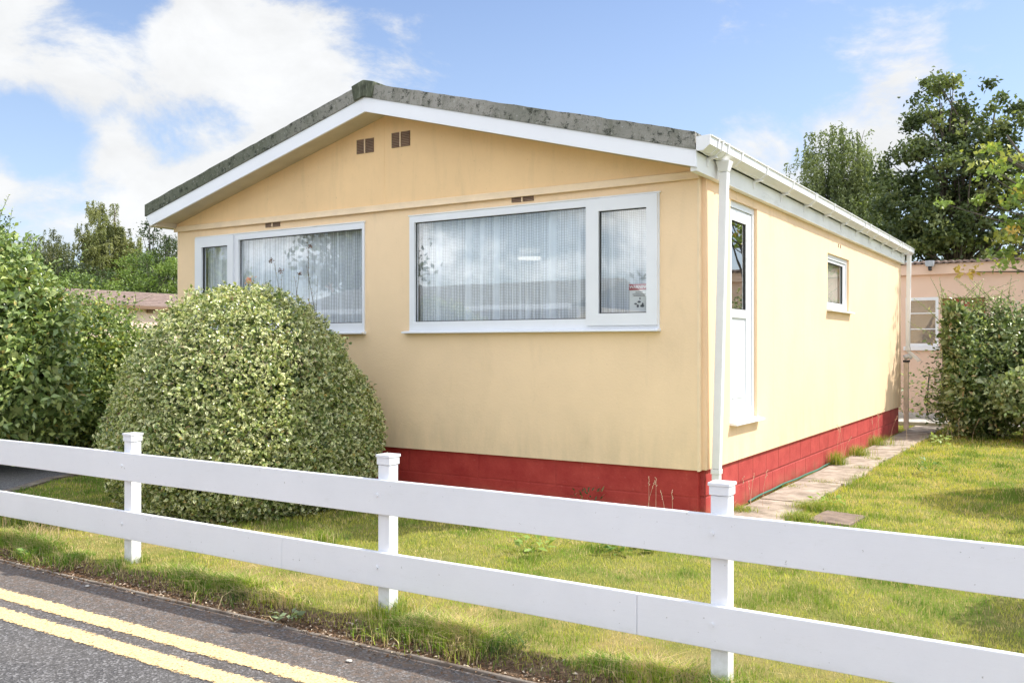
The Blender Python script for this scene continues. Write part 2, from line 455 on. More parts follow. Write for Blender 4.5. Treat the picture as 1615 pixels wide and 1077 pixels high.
M['grey_plastic'] = simple('grey plastic', (.42, .45, .48), .5, .1)
M['black'] = simple('black plastic', (.02, .02, .02), .5)
M['white_van'] = simple('white caravan panel', (.85, .85, .85), .35, .04)
M['door_red'] = simple('reddish brown door', (.35, .09, .05), .6, .2)
M['red_ink'] = simple('faded red print', (.42, .10, .12), .7)
M['paper'] = simple('paper', (.78, .80, .80), .8, .04)
M['ink'] = simple('grey print', (.12, .13, .15), .7)
M['timber'] = simple('faded timber', (.85, .66, .50), .85, .2, 8)
M['paleblossom'] = simple('pale petals', (.85, .5, .4), .7, .3, 80)

# ================================================================== THE HOUSE
home = empty('park_home', (-3.5, 4.9, 0), 'cream single storey park home with white framed windows on a red painted block plinth', 'park home')
ZB = lambda x: 4.150 - .2665*abs(x + 3.53)         # underside of the roof covering
ZT = lambda x: 4.280 - .2665*abs(x + 3.53) + .018
W1 = (-3.20, -.363, 1.70, 2.912); W2 = (-6.627, -3.831, 1.70, 2.900)
DH = (.70, 1.52, .83, 2.925); SW = (4.48, 5.73, 2.02, 2.745)
fw = holed_slab(-7.0, 0, .46, 3.06, [W1, W2], 0, .06, 'y').build('wall', M['cream'], home)
holed_slab(.062, 9.9, .46, 3.06, [DH, SW], .045, -.045, 'x').build('wall', M['cream_side'], home)
MB().box(-7.0, -6.92, .062, 9.9, .46, 3.06).build('wall', M['cream'], home)
MB().box(-6.918, -.047, 9.83, 9.9, .46, 3.06).build('wall', M['cream'], home)
MB().prism([(-7.0, 3.062), (0, 3.062), (0, ZB(0)-.005), (-3.53, ZB(-3.53)-.005), (-7.0, ZB(-7)-.005)], 'y', -.012, .055).build('gable_panel', M['gable'], home)
MB().prism([(-7.0, 3.062), (.04, 3.062), (.04, ZB(.04)-.005), (-3.53, ZB(-3.53)-.005), (-7.0, ZB(-7)-.005)], 'y', 9.84, 9.9).build('gable_panel', M['gable'], home)
MB().prism([(-.042, 3.0), (-.034, 3.035), (-.034, 3.066), (-.013, 3.074), (-.013, 3.0)][::-1], 'x', -7.035, .012).build('drip_ledge', M['trim_cream'], home, bevel=.003)
MB().box(-3.572, -3.548, -.0145, -.0115, 3.08, 4.12).build('joint_strip', M['gable'], home)
MB().box(-.014, .005, -.004, .058, .452, 3.05).build('corner_trim', M['trim_cream'], home, bevel=.002)
MB().box(-7.006, -6.985, -.004, .05, .452, 3.05).build('corner_trim', M['trim_cream'], home, bevel=.002)
MB().box(-.03, .052, 9.86, 9.912, .452, 3.0).build('corner_trim', M['trim_cream'], home, bevel=.002)
# plinth
MB().box(-6.97, -.022, .032, .15, -.15, .457).build('plinth', M['plinth_front'], home, bevel=.004)
MB().box(-.10, .018, .092, 9.87, -.15, .456).build('plinth', M['plinth_side'], home, bevel=.004)
MB().box(-6.97, -6.87, .16, 9.87, -.15, .456).box(-6.86, -.11, 9.75, 9.865, -.15, .456).build('plinth', M['plinth_front'], home)
# dark room behind the windows
MB().box(-6.9, -.06, .1, 9.8, .462, .50).build('inner_floor', M['interior'], home)
MB().box(-6.9, -.06, .1, 9.8, 2.985, 3.03).build('ceiling', M['interior'], home)
MB().box(-6.9, -.06, 3.6, 3.66, .505, 2.98).box(-3.55, -3.49, .1, 3.59, .505, 2.98).build('partition', M['interior'], home)
# roof
xs = [-7.18, -3.53, .10]
poly = [(x, ZT(x)) for x in xs] + [(x, ZB(x)) for x in xs[::-1]]
rng2 = random.Random(4)
m = MB()                                            # front edge slightly uneven, as weathered felt is
n = 90; ys = [-.36, 10.1]
for side in (0, 1):
    pass
top = []; bot = []
for i in range(n+1):
    x = -7.18 + 7.28*i/n
    top.append((x, ZT(x) + rng2.uniform(-.004, .004))); bot.append((x, ZB(x)))
m.prism(top + bot[::-1], 'y', -.36, 10.1)
roof = m.build('roof', M['moss'], home)
cap = [(-3.53-.13, 4.118), (-3.53-.165, ZT(-3.695)+.025), (-3.56, 4.318), (-3.53, 4.325), (-3.45, 4.305), (-3.53+.15, ZT(-3.38)+.028), (-3.53+.115, 4.122), (-3.53, 4.152)]
MB().prism(cap, 'y', -.378, 10.11).build('ridge_cap', M['ridge'], roof, bevel=.008)
fa = [(-7.18, ZB(-7.18)), (-3.53, ZB(-3.53)+.0), (.11, ZB(.11)), (.11, 3.035), (-3.53, 3.998), (-7.085, 3.052)]
MB().prism(fa, 'y', -.348, -.325).build('fascia', M['fascia_white'], home, bevel=.002)
for a, b in ((-7.09, -3.53), (-3.53, .085)):
    MB().prism([(a, ZB(a)-.125), (b, ZB(b)-.125), (b, ZB(b)-.112), (a, ZB(a)-.112)], 'y', -.324, -.013).build('soffit', M['soffit'], home)
MB().box(-7.14, -7.002, -.322, 10.0, 3.045, 3.16).build('eave_box', M['soffit'], home)
MB().box(.047, .108, -.322, 10.0, 3.008, 3.165).build('eave_box', M['soffit_grey'], home, bevel=.003)
# gutter
g = [(.122, 3.272), (.122, 3.175), (.135, 3.165), (.180, 3.165), (.236, 3.208), (.240, 3.272), (.252, 3.276), (.252, 3.284), (.232, 3.284), (.229, 3.212), (.177, 3.173), (.138, 3.173), (.130, 3.178), (.130, 3.272)]
gut = MB().prism(g, 'y', -.37, 10.12).build('gutter', M['gutter'], home)
capg = [(.120, 3.280), (.120, 3.172), (.134, 3.161), (.182, 3.161), (.240, 3.205), (.245, 3.288)]
for y in (-.382, 10.12):
    MB().prism(capg, 'y', y, y+.014).build('end_cap', M['gutter'], gut, bevel=.002)
oc = lambda e: [(.120-e, 3.274), (.120-e, 3.173-e), (.134-e*.5, 3.163-e), (.181+e*.5, 3.163-e), (.239+e, 3.206-e), (.2535+e, 3.288)]
for y in (-.20, .05, .42, 3.1, 6.2, 8.9):
    MB().prism(oc(.004), 'y', y, y+.035).build('gutter_union', M['gutter'], gut, bevel=.001)
for k in range(11):
    y = -.1 + .93*k + (.35 if k else 0)
    MB().prism([(.109, 3.08), (.109, 3.155), (.20, 3.155), (.20, 3.147), (.13, 3.135), (.118, 3.08)], 'y', y, y+.028).prism(oc(.0055), 'y', y+.004, y+.024).build('gutter_bracket', M['gutter'], gut)
def sheared(m, c0, z0, c1, z1, w0, w1):
    def q(c, z, w): return [(c[0]-w, c[1]-w, z), (c[0]+w, c[1]-w, z), (c[0]+w, c[1]+w, z), (c[0]-w, c[1]+w, z)]
    return m.add(q(c0, z0, w0) + q(c1, z1, w1), [(0, 3, 2, 1), (4, 5, 6, 7), (0, 1, 5, 4), (1, 2, 6, 5), (2, 3, 7, 6), (3, 0, 4, 7)])
pipe = sheared(MB(), (.113, .14), .47, (.182, .14), 3.06, .036, .036).build('downpipe', M['gutter'], home, bevel=.006)
sheared(MB(), (.182, .14), 3.062, (.182, .14), 3.157, .038, .062).build('outlet', M['gutter'], pipe, bevel=.006)
sheared(MB(), (.111, .14), .425, (.112, .14), .468, .041, .041).build('pipe_collar', M['gutter'], pipe, bevel=.003)
sheared(MB(), (.107, .14), .02, (.111, .14), .424, .034, .034).build('lower_pipe', M['gutter'], pipe, bevel=.005)
pipe = sheared(MB(), (.165, 9.93), 1.52, (.185, 9.93), 3.157, .034, .036).build('downpipe', M['gutter'], home, bevel=.005)
sheared(MB(), (.165, 9.93), 1.46, (.165, 9.93), 1.518, .041, .041).build('pipe_collar', M['gutter'], pipe)
m = MB(); w = .033
m.add([(.132, 9.90, 1.458), (.198, 9.90, 1.458), (.198, 9.96, 1.458), (.132, 9.96, 1.458), (.33, 9.90, 1.26), (.385, 9.90, 1.29), (.385, 9.96, 1.29), (.33, 9.96, 1.26)],
      [(0, 3, 2, 1), (4, 5, 6, 7), (0, 1, 5, 4), (1, 2, 6, 5), (2, 3, 7, 6), (3, 0, 4, 7)])
m.build('pipe_shoe', M['gutter'], pipe, bevel=.004)
MB().box(.09, .17, 9.94, 10.02, .05, 1.25).build('pipe_boxing', M['timber'], home, bevel=.01)
MB().box(.08, .19, 9.93, 10.03, 1.252, 1.29).build('boxing_cap', M['black'], home, bevel=.01)
MB().tube([(.10, 9.95, 1.33), (.18, 9.95, 1.37), (.23, 9.95, 1.33)], .045, 8).build('waste_pipe', M['white_paint'], home, smooth=True)

# front windows
def front_window(o, fixed, sash, sglass, sill):
    u0, u1, z0, z1 = o
    fr = holed_slab(u0, u1, z0, z1, [fixed, (sglass[0]-.03, sglass[1]+.03, sglass[2]-.03, sglass[3]+.03)], -.018, .05, 'y').build('window', M['upvc'], home, bevel=.004)
    holed_slab(*sash, [sglass], -.045, .012, 'y').build('sash', M['upvc'], fr, bevel=.008)
    holed_slab(fixed[0]-.001, fixed[1]+.001, fixed[2]-.001, fixed[3]+.001, [(fixed[0]+.008, fixed[1]-.008, fixed[2]+.008, fixed[3]-.008)], .012, .022, 'y').build('gasket', M['rubber'], fr)
    holed_slab(sglass[0], sglass[1], sglass[2], sglass[3], [(sglass[0]+.008, sglass[1]-.008, sglass[2]+.008, sglass[3]-.008)], -.022, .002, 'y').build('gasket', M['rubber'], fr)
    MB().add([(fixed[0], .02, fixed[2]), (fixed[1], .02, fixed[2]), (fixed[1], .02, fixed[3]), (fixed[0], .02, fixed[3])], [(0, 1, 2, 3)]).build('glass', M['glass'], fr, fix=False)
    MB().add([(sglass[0], -.01, sglass[2]), (sglass[1], -.01, sglass[2]), (sglass[1], -.01, sglass[3]), (sglass[0], -.01, sglass[3])], [(0, 1, 2, 3)]).build('glass', M['glass'], fr, fix=False)
    MB().prism([(.0, sill[2]), (-.075, sill[2]-.008), (-.078, sill[2]-.026), (-.062, sill[2]-.026), (0, sill[2]-.03)], 'x', sill[0], sill[1]).build('sill', M['upvc'], fr, bevel=.003)
    MB().box(u0-.012, u1+.012, -.024, .0, z1+.0005, z1+.014).build('head_drip', M['soffit_grey'], fr, bevel=.002)
    return fr
front_window(W1, (-3.135, -1.10, 1.80, 2.845), (-1.082, -.372, 1.735, 2.905), (-.955, -.475, 1.845, 2.79), (-3.265, -.352, 1.705))
front_window(W2, (-5.845, -3.862, 1.80, 2.832), (-6.618, -5.915, 1.735, 2.893), (-6.49, -6.015, 1.845, 2.775), (-6.68, -3.815, 1.705))

# side door and small side window
def side_opening(o, pl, panes, sill, leaf):
    y0, y1, z0, z1 = o
    # jamb lining frame
    fr = holed_slab(y0+.001, y1-.001, z0+.001, z1-.001, [(y0+.05, y1-.05, z0+.05, z1-.06)], pl+.018, pl-.05, 'x').build('door' if leaf else 'window', M['upvc'], home, bevel=.003)
    holed_slab(y0+.055, y1-.055, z0+.055, z1-.065, panes, pl+.004, pl-.04, 'x').build('door_leaf' if leaf else 'sash', M['upvc'], fr, bevel=.004)
    a = panes[0]
    holed_slab(a[0], a[1], a[2], a[3], [(a[0]+.009, a[1]-.009, a[2]+.009, a[3]-.009)], pl-.008, pl-.028, 'x').build('gasket', M['rubber'], fr)
    MB().add([(pl-.018, a[0], a[2]), (pl-.018, a[1], a[2]), (pl-.018, a[1], a[3]), (pl-.018, a[0], a[3])], [(0, 1, 2, 3)]).build('glass', M['glass_door'] if leaf else M['glass'], fr, fix=False)
    if leaf:
        b = panes[1]
        MB().box(pl-.03, pl-.012, b[0], b[1], b[2], b[3]).build('lower_panel', M['upvc'], fr)
        MB().box(pl-.011, pl-.006, b[0]+.05, b[1]-.05, b[2]+.05, b[3]-.05).build('raised_panel', M['upvc'], fr, bevel=.004)
    MB().prism([(0.0, sill[2]+.012), (.112, sill[2]-.008), (.114, sill[2]-.028), (.10, sill[2]-.028), (.0, sill[2]-.024)], 'y', sill[0], sill[1]).build('sill', M['upvc'], fr, bevel=.003)
    return fr
side_opening(DH, -.004, [(.87, 1.315, 1.90, 2.75), (.87, 1.315, .99, 1.82)], (.685, 1.565, .83), True)
side_opening(SW, -.004, [(4.62, 5.56, 2.12, 2.645)], (4.44, 5.80, 2.02), False)
MB().box(.044, .052, 5.06, 5.085, 2.865, 2.91).build('vent', M['brown_fin'], home)
MB().box(.044, .052, 5.18, 5.205, 2.865, 2.91).build('vent', M['brown_fin'], home)

# louvred vents in the gable and under the ledge
def vent(x0, x1, z0, z1, yf, fins):
    v = MB().box(x0, x1, yf-.004, yf+.004, z0, z1).build('vent', M['brown_vent'], home)
    m = MB()
    c = (x0+x1)/2
    for (a, b) in ((x0+.006, c-.006), (c+.006, x1-.006)):
        for k in range(fins):
            z = z0 + (z1-z0)*(k+.5)/fins; h = (z1-z0)/fins*.32
            m.add([(a, yf-.004, z+h), (b, yf-.004, z+h), (b, yf-.014, z-h), (a, yf-.014, z-h)], [(0, 1, 2, 3)])
    m.build('louvre', M['brown_fin'], v)
    MB().box(c-.006, c+.006, yf-.017, yf-.0041, z0, z1).build('vent_bar', M['trim_cream'], v)
vent(-3.942, -3.695, 3.655, 3.81, -.012, 9)
vent(-3.445, -3.193, 3.665, 3.825, -.012, 9)
vent(-1.929, -1.674, 2.955, 3.005, 0, 3)
vent(-5.392, -5.147, 2.950, 3.000, 0, 3)

# net curtains, ceiling lamp and window notice (things of their own)
def net(x0, x1, z0, z1, y, seed, label):
    r = np.random.default_rng(seed)
    n = int((x1-x0)/.006); x = np.linspace(x0, x1, n)
    ph = np.cumsum(.006*2*math.pi/(.075 + .05*vnoise(np.stack([x*3, x*0+seed, x*0], 1), 1, seed)))
    amp = .016 + .026*vnoise(np.stack([x*5, x*0, x*0+seed], 1), 1, seed+3)
    zc = (z0+z1)/2; xc = (x0+x1)/2
    zz = np.linspace(z0, z1, 9)
    V = []; F = []
    for j, z in enumerate(zz):
        t = (z1-z)/(z1-z0)
        yy = amp*(.6+.4*t)*np.sin(ph + .5*t*np.sin(x*9)) 
        V += [(a-xc, b, z-zc) for a, b in zip(x, yy)]
    for j in range(8):
        for i in range(n-1):
            F.append((j*n+i, j*n+i+1, (j+1)*n+i+1, (j+1)*n+i))
    me = bpy.data.meshes.new('net_curtain'); me.from_pydata(V, [], F); me.materials.append(M['net'])
    for p in me.polygons: p.use_smooth = True
    o = bpy.data.objects.new('net_curtain', me); o.location = (xc, y, zc); link(o)
    tag(o, label, 'net curtain')
net(-3.17, -.43, 1.74, 2.90, .12, 3, 'white patterned net curtain behind the large right hand front window')
net(-6.58, -3.84, 1.74, 2.90, .12, 8, 'white patterned net curtain behind the front window half hidden by the domed bush')
o = MB().box(-.07, -.065, 4.56, 5.66, 2.06, 2.72).build('window_blind', simple('beige blind', (.62, .58, .50), .9, .15, 8))
tag(o, 'beige blind drawn behind the small window in the side wall', 'blind')

def text_mesh(txt, size, loc, material, name, parent=None, bold=False):
    cu = bpy.data.curves.new(name, 'FONT'); cu.body = txt; cu.size = size; cu.align_x = 'CENTER'; cu.align_y = 'CENTER'
    cu.extrude = .0004; cu.offset = size*.02 if bold else 0
    ob = bpy.data.objects.new(name, cu); COL.objects.link(ob)
    dg = bpy.context.evaluated_depsgraph_get(); dg.update()
    me = bpy.data.meshes.new_from_object(ob.evaluated_get(dg)); bpy.data.objects.remove(ob)
    me.transform(Matrix.Rotation(R(90), 4, 'X')); me.materials.clear(); me.materials.append(material)
    o2 = bpy.data.objects.new(name, me); o2.location = Vector(loc) - org(parent)
    return link(o2, parent)
nt_ = empty('window_notice', (-.56, .0, 1.86), 'small white notice with a red heading in the right hand front window', 'notice')
MB().box(-.662, -.472, .002, .006, 1.850, 2.095).build('sheet', M['paper'], nt_)
MB().box(-.664, -.470, -.001, .0015, 2.052, 2.108).build('heading', M['red_ink'], nt_)
text_mesh('WARNING', .038, (-.567, -.002, 2.080), M['paper'], 'lettering', nt_, True)
m = MB()
for (a, b, z, h) in ((-.60, -.53, 2.03, .006), (-.63, -.50, 2.012, .005), (-.62, -.51, 1.998, .005)):
    m.box(a, b, -.0005, .0018, z, z+h)
for (cx_, cz_, rx, rz) in ((-.565, 1.945, .016, .010), (-.60, 1.928, .014, .008), (-.578, 1.908, .012, .014), (-.535, 1.908, .020, .012), (-.53, 1.925, .009, .012), (-.557, 1.975, .006, .010)):
    m.prism([(cx_+rx*math.cos(t*math.pi/5), cz_+rz*math.sin(t*math.pi/5)) for t in range(10)], 'y', -.0005, .0018)
m.build('emblem', M['ink'], nt_)

def emit(name, col, s):
    m, nt, out = mat(name); e = N(nt, 'ShaderNodeEmission'); e.inputs[0].default_value = rgb(col); e.inputs[1].default_value = s
    lk(nt, e.outputs[0], out.inputs[0]); return m
lamp = empty('ceiling_lamp', (-2.45, 1.2, 2.55), 'lit round ceiling lamp seen through the net curtain of the right hand window', 'ceiling lamp')
def ring(m, c, r, z0, z1, n=20):
    return m.tube([(c[0], c[1], z0), (c[0], c[1], z1)], r, n)
ring(MB(), (-2.45, 1.2), .12, 2.60, 2.64).build('shade', emit('lamp shade glow', (1, .93, .82), .28), lamp)
ring(MB(), (-2.45, 1.2), .13, 2.52, 2.545).build('lower_ring', emit('lamp ring glow', (1, .93, .82), 1.1), lamp)
MB().tube([(-2.45, 1.2, 2.66), (-2.45, 1.2, 2.984)], .01, 6).build('stem', M['metal'], lamp)

# ================================================================== FENCE
fence = empty('ranch_fence', (-.5, -3.568, 0), 'white two rail ranch style fence between the road verge and the lawn', 'fence')
for px in (-9.95, -7.6, -5.27, -2.897, -.537, 1.443, 3.75):
    p = MB().box(px-.041, px+.041, -3.566, -3.486, -.1, .8675).build('post', M['white_paint'], fence, bevel=.003)
    MB().box(px-.047, px+.047, -3.572, -3.480, .870, .912).box(px-.052, px+.052, -3.577, -3.475, .9122, .928).build('cap', M['white_paint'], p, bevel=.003)
    for z in (.70, .29):
        MB().prism([(px-.022+.010*math.cos(t*math.pi/4), z+.010*math.sin(t*math.pi/4)) for t in range(8)], 'y', -3.608, -3.599).build('bolt', M['white_paint'], p)
def rail(x0, x1, z0, z1):
    n = max(2, int((x1-x0)/.4)); m = MB(); vs = []
    for i in range(n+1):
        x = x0+(x1-x0)*i/n; s = .0012*math.sin(x*1.3) + .0008*math.sin(x*3.1+1); t = .001*math.sin(x*1.9+z0*7)
        vs += [(x, -3.599+t, z0+s-.0015*x), (x, -3.5665, z0+s-.0015*x), (x, -3.5665, z1+s-.0015*x), (x, -3.599+t, z1+s-.0015*x)]
    fs = [(0, 1, 2, 3), tuple(n*4+k for k in (3, 2, 1, 0))]
    for i in range(n):
        for k in range(4): fs.append((i*4+k, i*4+(k+1) % 4, i*4+4+(k+1) % 4, i*4+4+k))
    return m.add(vs, fs).build('rail', M['white_paint'], fence, bevel=.004)
rail(-10.3, 4.6, .592, .789)
for a, b in ((-10.3, -1.321), (-1.319, 1.049), (1.051, 4.6)): rail(a, b, .181, .377)

# ================================================================== GROUND
def ground_z(x, y):
    x = np.asarray(x, float); y = np.asarray(y, float)
    p = np.stack([x, y, x*0], -1)
    base = (fbm(p, 1.3, 11)-.5)*.035 + (vnoise(p, 6, 5)-.5)*.012
    near_path = np.clip((1.1 - x)/.4, 0, 1)*np.clip((y+1)/.8, 0, 1)
    base = base*(1-near_path) - .004*near_path
    e = y + (fbm(p, 2.2, 31)-.5)*.10
    fall = np.clip((-3.66 - e)/.20, 0, 1)
    return base - .052*fall*fall*(3-2*fall) + .012*np.exp(-((e+3.60)/.07)**2)
def grid_sheet(name, xs, ys, zf, material, inside=None):
    X, Y = np.meshgrid(xs, ys); Z = zf(X, Y)
    nx = len(xs); ny = len(ys)
    i = np.arange(nx-1)[None, :]; j = np.arange(ny-1)[:, None]
    F = np.stack([j*nx+i, j*nx+i+1, (j+1)*nx+i+1, (j+1)*nx+i], -1).reshape(-1, 4)
    if inside is not None:
        c = np.stack([X, Y], -1).reshape(-1, 2)[F].mean(1); F = F[inside(c[:, 0], c[:, 1])]
    o = np_mesh(name, np.stack([X, Y, Z], -1).reshape(-1, 3), F, None, material)
    for p in o.data.polygons: p.use_smooth = True
    return o
lx = np.concatenate([np.linspace(-60, -10, 26)[:-1], np.linspace(-10, 6, 161)[:-1], np.linspace(6, 60, 28)])
ly = np.concatenate([np.linspace(-3.90, -3.4, 21)[:-1], np.linspace(-3.4, 11.4, 121)[:-1], np.linspace(11.4, 80, 24)])
tag(grid_sheet('lawn', lx, ly, ground_z, M['lawn']), kind='structure')
tag(MB().box(-700, 700, -700, 900, -1.0, -.16).build('ground', M['far_ground']), kind='structure')
rx = np.linspace(-60, 60, 241); ry = np.linspace(-10.5, -3.885, 27)
tag(grid_sheet('road', rx, ry, lambda x, y: -.05 - .012*(y+3.9)*0 + (fbm(np.stack([x, y, x*0], -1), .6, 3)-.5)*.01, M['asphalt']), kind='structure')
def line_sheet(yc):
    n = 240
    X = np.linspace(-60, 60, n*4+1)
    V = []; F = []
    zf = lambda x, y: -.05 + (fbm(np.stack([x, y, x*0], -1), .6, 3)-.5)*.01
    wob = .006*np.sin(X*.9+yc*5)
    for k, dy in enumerate((-.09, 0, .09)):
        z = zf(X, X*0+yc+dy) + .0045
        V.append(np.stack([X, dy + wob, z], -1))
    V = np.concatenate(V); m_ = len(X); i = np.arange(m_-1)
    F = np.concatenate([np.stack([r*m_+i, r*m_+i+1, (r+1)*m_+i+1, (r+1)*m_+i], -1) for r in (0, 1)])
    V[:, 1] += 0
    o = np_mesh('yellow_line', V, F, None, M['yline']); o.location = (0, yc, 0)
    return tag(o, kind='structure')
line_sheet(-4.372); line_sheet(-4.603)
tag(MB().box(-60, 60, -60, -10.49, -.3, .0).build('verge', M['lawn']), kind='structure')
# buried kerb edging with a broken top line
m = MB(); x = -12.0; rk = random.Random(3)
while x < 8:
    L = .915; t = rk.uniform(-.008, .004)
    m.box(x+.004, x+L-.004, -3.897+rk.uniform(-.004, .004), -3.872, -.2, -.036+t); x += L
tag(m.build('kerb', M['kerbcon'], None, bevel=.006), kind='structure')
# asphalt drive at the left
dr = [(-6.35, -3.1), (-6.65, -2.6), (-6.9, -2.16), (-7.29, -1.59), (-7.42, -1.12), (-7.52, -.55), (-8.2, -.35), (-14, -.2), (-14, -3.1)]
tag(MB().prism(dr, 'z', -.1, .022).build('driveway', M['drive']), kind='structure')
ed = [(-6.22, -3.1), (-6.52, -2.55), (-6.78, -2.1), (-7.17, -1.53), (-7.30, -1.1), (-7.40, -.52)]
tag(MB().prism(ed + dr[:6][::-1], 'z', -.1, .027).build('drive_edging', M['kerbcon']), kind='structure')
# concrete slab path beside the house
m = MB(); seams = [.10, 1.46, 2.9, 4.35, 5.4, 6.7, 8.1, 9.6, 11.3]
for i in range(len(seams)-1):
    a, b = seams[i]+.012, seams[i+1]-.012
    w = .57 + .05*rk.random(); t = rk.uniform(-.004, .006)
    n = 9; L_ = [(.085, a), ] ; 
    right = [(w + rk.uniform(-.02, .02), a + (b-a)*k/(n-1)) for k in range(n)]
    m.prism([(.09, a)] + right + [(.09, b)], 'z', -.08, .018+t)
tag(m.build('path', M['concrete'], None, bevel=.006), kind='structure')
tag(MB().prism([(.76, .64), (1.13, .58), (1.17, 1.10), (.80, 1.20)], 'z', -.08, .014).build('stepping_slab', M['slab_brown'], None, bevel=.006), 'small dirty brown paving slab sunk in the lawn beside the concrete path', 'paving slab')
tag(MB().box(-6, 30, 11.6, 14.95, -.1, .02).build('apron', M['concrete_pale']), kind='structure')
tag(MB().box(-6, 30, 11.42, 11.595, -.1, .075).build('kerb', M['concrete_pale'], None, bevel=.01), kind='structure')
# hoses
pts = []
for k in range(40):
    y = 1.15 + 3.9*k/39
    pts.append((.062 + .012*math.sin(y*2.1) + .006*math.sin(y*7), y, .034))
tag(MB().tube(pts, .011, 8).build('garden_hose', M['hose'], smooth=True), 'green garden hose lying along the foot of the red plinth', 'hose')
pts = [(-.12, 14.7, .9), (-.1, 14.3, .55), (-.02, 13.6, .2), (.1, 12.9, .06), (.3, 12.2, .04), (.55, 11.8, .04), (1.0, 11.55, .09), (1.5, 11.5, .09)]
tag(MB().tube(pts, .016, 8).build('black_hose', M['hose_dark'], smooth=True), 'dark hose curving over the far concrete in front of the pink bungalow', 'hose')

# camera frustum test (only to spend grass blades where they can be seen, with a wide margin)
CAMP = np.array([2.848, -7.547]); TH = R(32.314)
def view_uv(x, y):
    dx = x - CAMP[0]; dy = y - CAMP[1]
    d = -math.sin(TH)*dx + math.cos(TH)*dy; l = math.cos(TH)*dx + math.sin(TH)*dy
    return l/np.maximum(d, .01), d

def pick(cols, n, r):
    c = np.array([k[1] for k in cols]); p = np.array([k[0] for k in cols], float); p /= p.sum()
    return c[r.choice(len(c), n, p=p)]

# ================================================================== GRASS
def blades(P, H, Wd, C, r, lean=.35, seg=1):
    n = len(P)
    a = r.uniform(0, 2*math.pi, n); s = np.stack([np.cos(a), np.sin(a), a*0], -1)
    b = a + math.pi/2 + r.normal(0, .6, n); ln = np.stack([np.cos(b), np.sin(b), b*0], -1)*np.abs(r.normal(0, lean, n))[:, None]
    H = H[:, None]; W2 = (Wd*.5)[:, None]; up = np.array([0, 0, 1.])
    base = P - up*.006
    if seg == 1:
        V = np.stack([base - s*W2, base + s*W2, base + (up + ln)*H], 1).reshape(-1, 3)
        F = (np.arange(n)[:, None]*3 + np.array([0, 1, 2]))
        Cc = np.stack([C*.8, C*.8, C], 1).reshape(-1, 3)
        return V, F, Cc
    mid = base + (up + ln*.45)*H*.55; tip = base + (up*.86 + ln*1.5)*H
    V = np.stack([base - s*W2, base + s*W2, mid + s*W2*.8, mid - s*W2*.8, tip], 1).reshape(-1, 3)
    b5 = np.arange(n)[:, None]*5
    F = np.stack([b5+[0, 1, 2], b5+[0, 2, 3], b5+[3, 2, 4]], 1).reshape(-1, 3)
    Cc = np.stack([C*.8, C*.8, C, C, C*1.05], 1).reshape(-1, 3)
    return V, F, Cc
GREEN = np.array([.25, .41, .055]); LIME = np.array([.50, .60, .08]); YEL = np.array([.76, .66, .16]); STRAW = np.array([.88, .68, .40]); DARKG = np.array([.12, .22, .035])
def in_drive(x, y):
    return (y > -3.1) & (y < -.3) & (x < -6.25 - np.clip((y+3.1), 0, 2)*.6)
def grass_field():
    r = np.random.default_rng(21); N_ = 1500000
    x = r.uniform(-9.5, 5.0, N_); y = r.uniform(-3.80, 11.4, N_)
    u, d = view_uv(x, y)
    keep = (np.abs(u) < .75) & (d > 3) & (r.random(N_) < np.clip((4.6/d)**1.7, .05, 1))
    hx = (x > -6.99) & (x < .07) & (y > .05) & (y < 9.9)
    ragged = .59 + .05*(fbm(np.stack([x*0, y, y*0], -1), 2.5, 8)-.5)*2
    path = (x > .03) & (x < ragged) & (y > .12)
    seam = np.zeros(N_, bool)
    for s_ in seams[1:-1]: seam |= np.abs(y - s_) < .03*r.random(N_)
    pth = path & ~(seam & (r.random(N_) < .5)) & ~((x < .1) & (fbm(np.stack([x*0, y, y*0], -1), 1.6, 4) > .55))
    slab = (x > .80) & (x < 1.12) & (y > .66) & (y < 1.10)
    keep &= ~hx & ~pth & ~in_drive(x, y) & ~slab
    bare = (x > -6) & (((x+4.17)**2 + (y+1.43)**2) < 1.0)
    keep &= ~bare
    x, y, d = x[keep], y[keep], d[keep]
    P = np.stack([x, y, x*0], -1)
    z = ground_z(x, y)
    a = fbm(P, .9, 41, 4); b = fbm(P, 3.5, 47, 3); c = fbm(P, 11, 53, 2)
    n = len(x)
    # colour: green, lime, yellow moss and straw patches; straw mostly in a dry band near the road
    C = GREEN + (LIME-GREEN)*np.clip((a-.42)*7, 0, 1)[:, None]
    C = C + (YEL-C)*np.clip((b-.47)*8 + (a-.5)*3, 0, .65)[:, None]
    dry = np.clip((fbm(P, 1.6, 61) - .42)*8, 0, 1)*np.clip((-2.0-y)/.6, 0, 1)*np.clip((y+3.75)/.12, .1, 1)
    C = C + (STRAW-C)*np.clip(dry*(.45+1.2*np.clip(c-.3, 0, .5)) + (c-.60)*6*(a > .45), 0, .85)[:, None]
    C = C + (DARKG-C)*np.clip((.42-b)*7, 0, .65)[:, None]
    mix = r.random(n)[:, None]
    C = np.where(mix < .12, STRAW*.95, np.where(mix < .22, DARKG*1.3, C))*r.uniform(.75, 1.15, (n, 1))
    H = r.uniform(.015, .038, n)*(1 + .8*np.clip((.45-b)*5, 0, 1)) * (1 + .25*np.clip(d-6, 0, 4)/4)
    H *= 1 - .25*np.clip(dry, 0, 1)
    wd = .0032*np.clip(d/4.2, 1, 3.2)*r.uniform(.7, 1.4, n)
    edge = (np.abs(x - .60) < .1) & (y > .2)
    H = np.where(edge, H*1.5, H)
    P[:, 2] = z
    return P, H, wd, C, r
P, H, wd, C, r = grass_field()
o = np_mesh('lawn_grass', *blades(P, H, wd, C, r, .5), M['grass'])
tag(o, 'short patchy green and yellow lawn grass around the home', 'grass', kind='stuff')
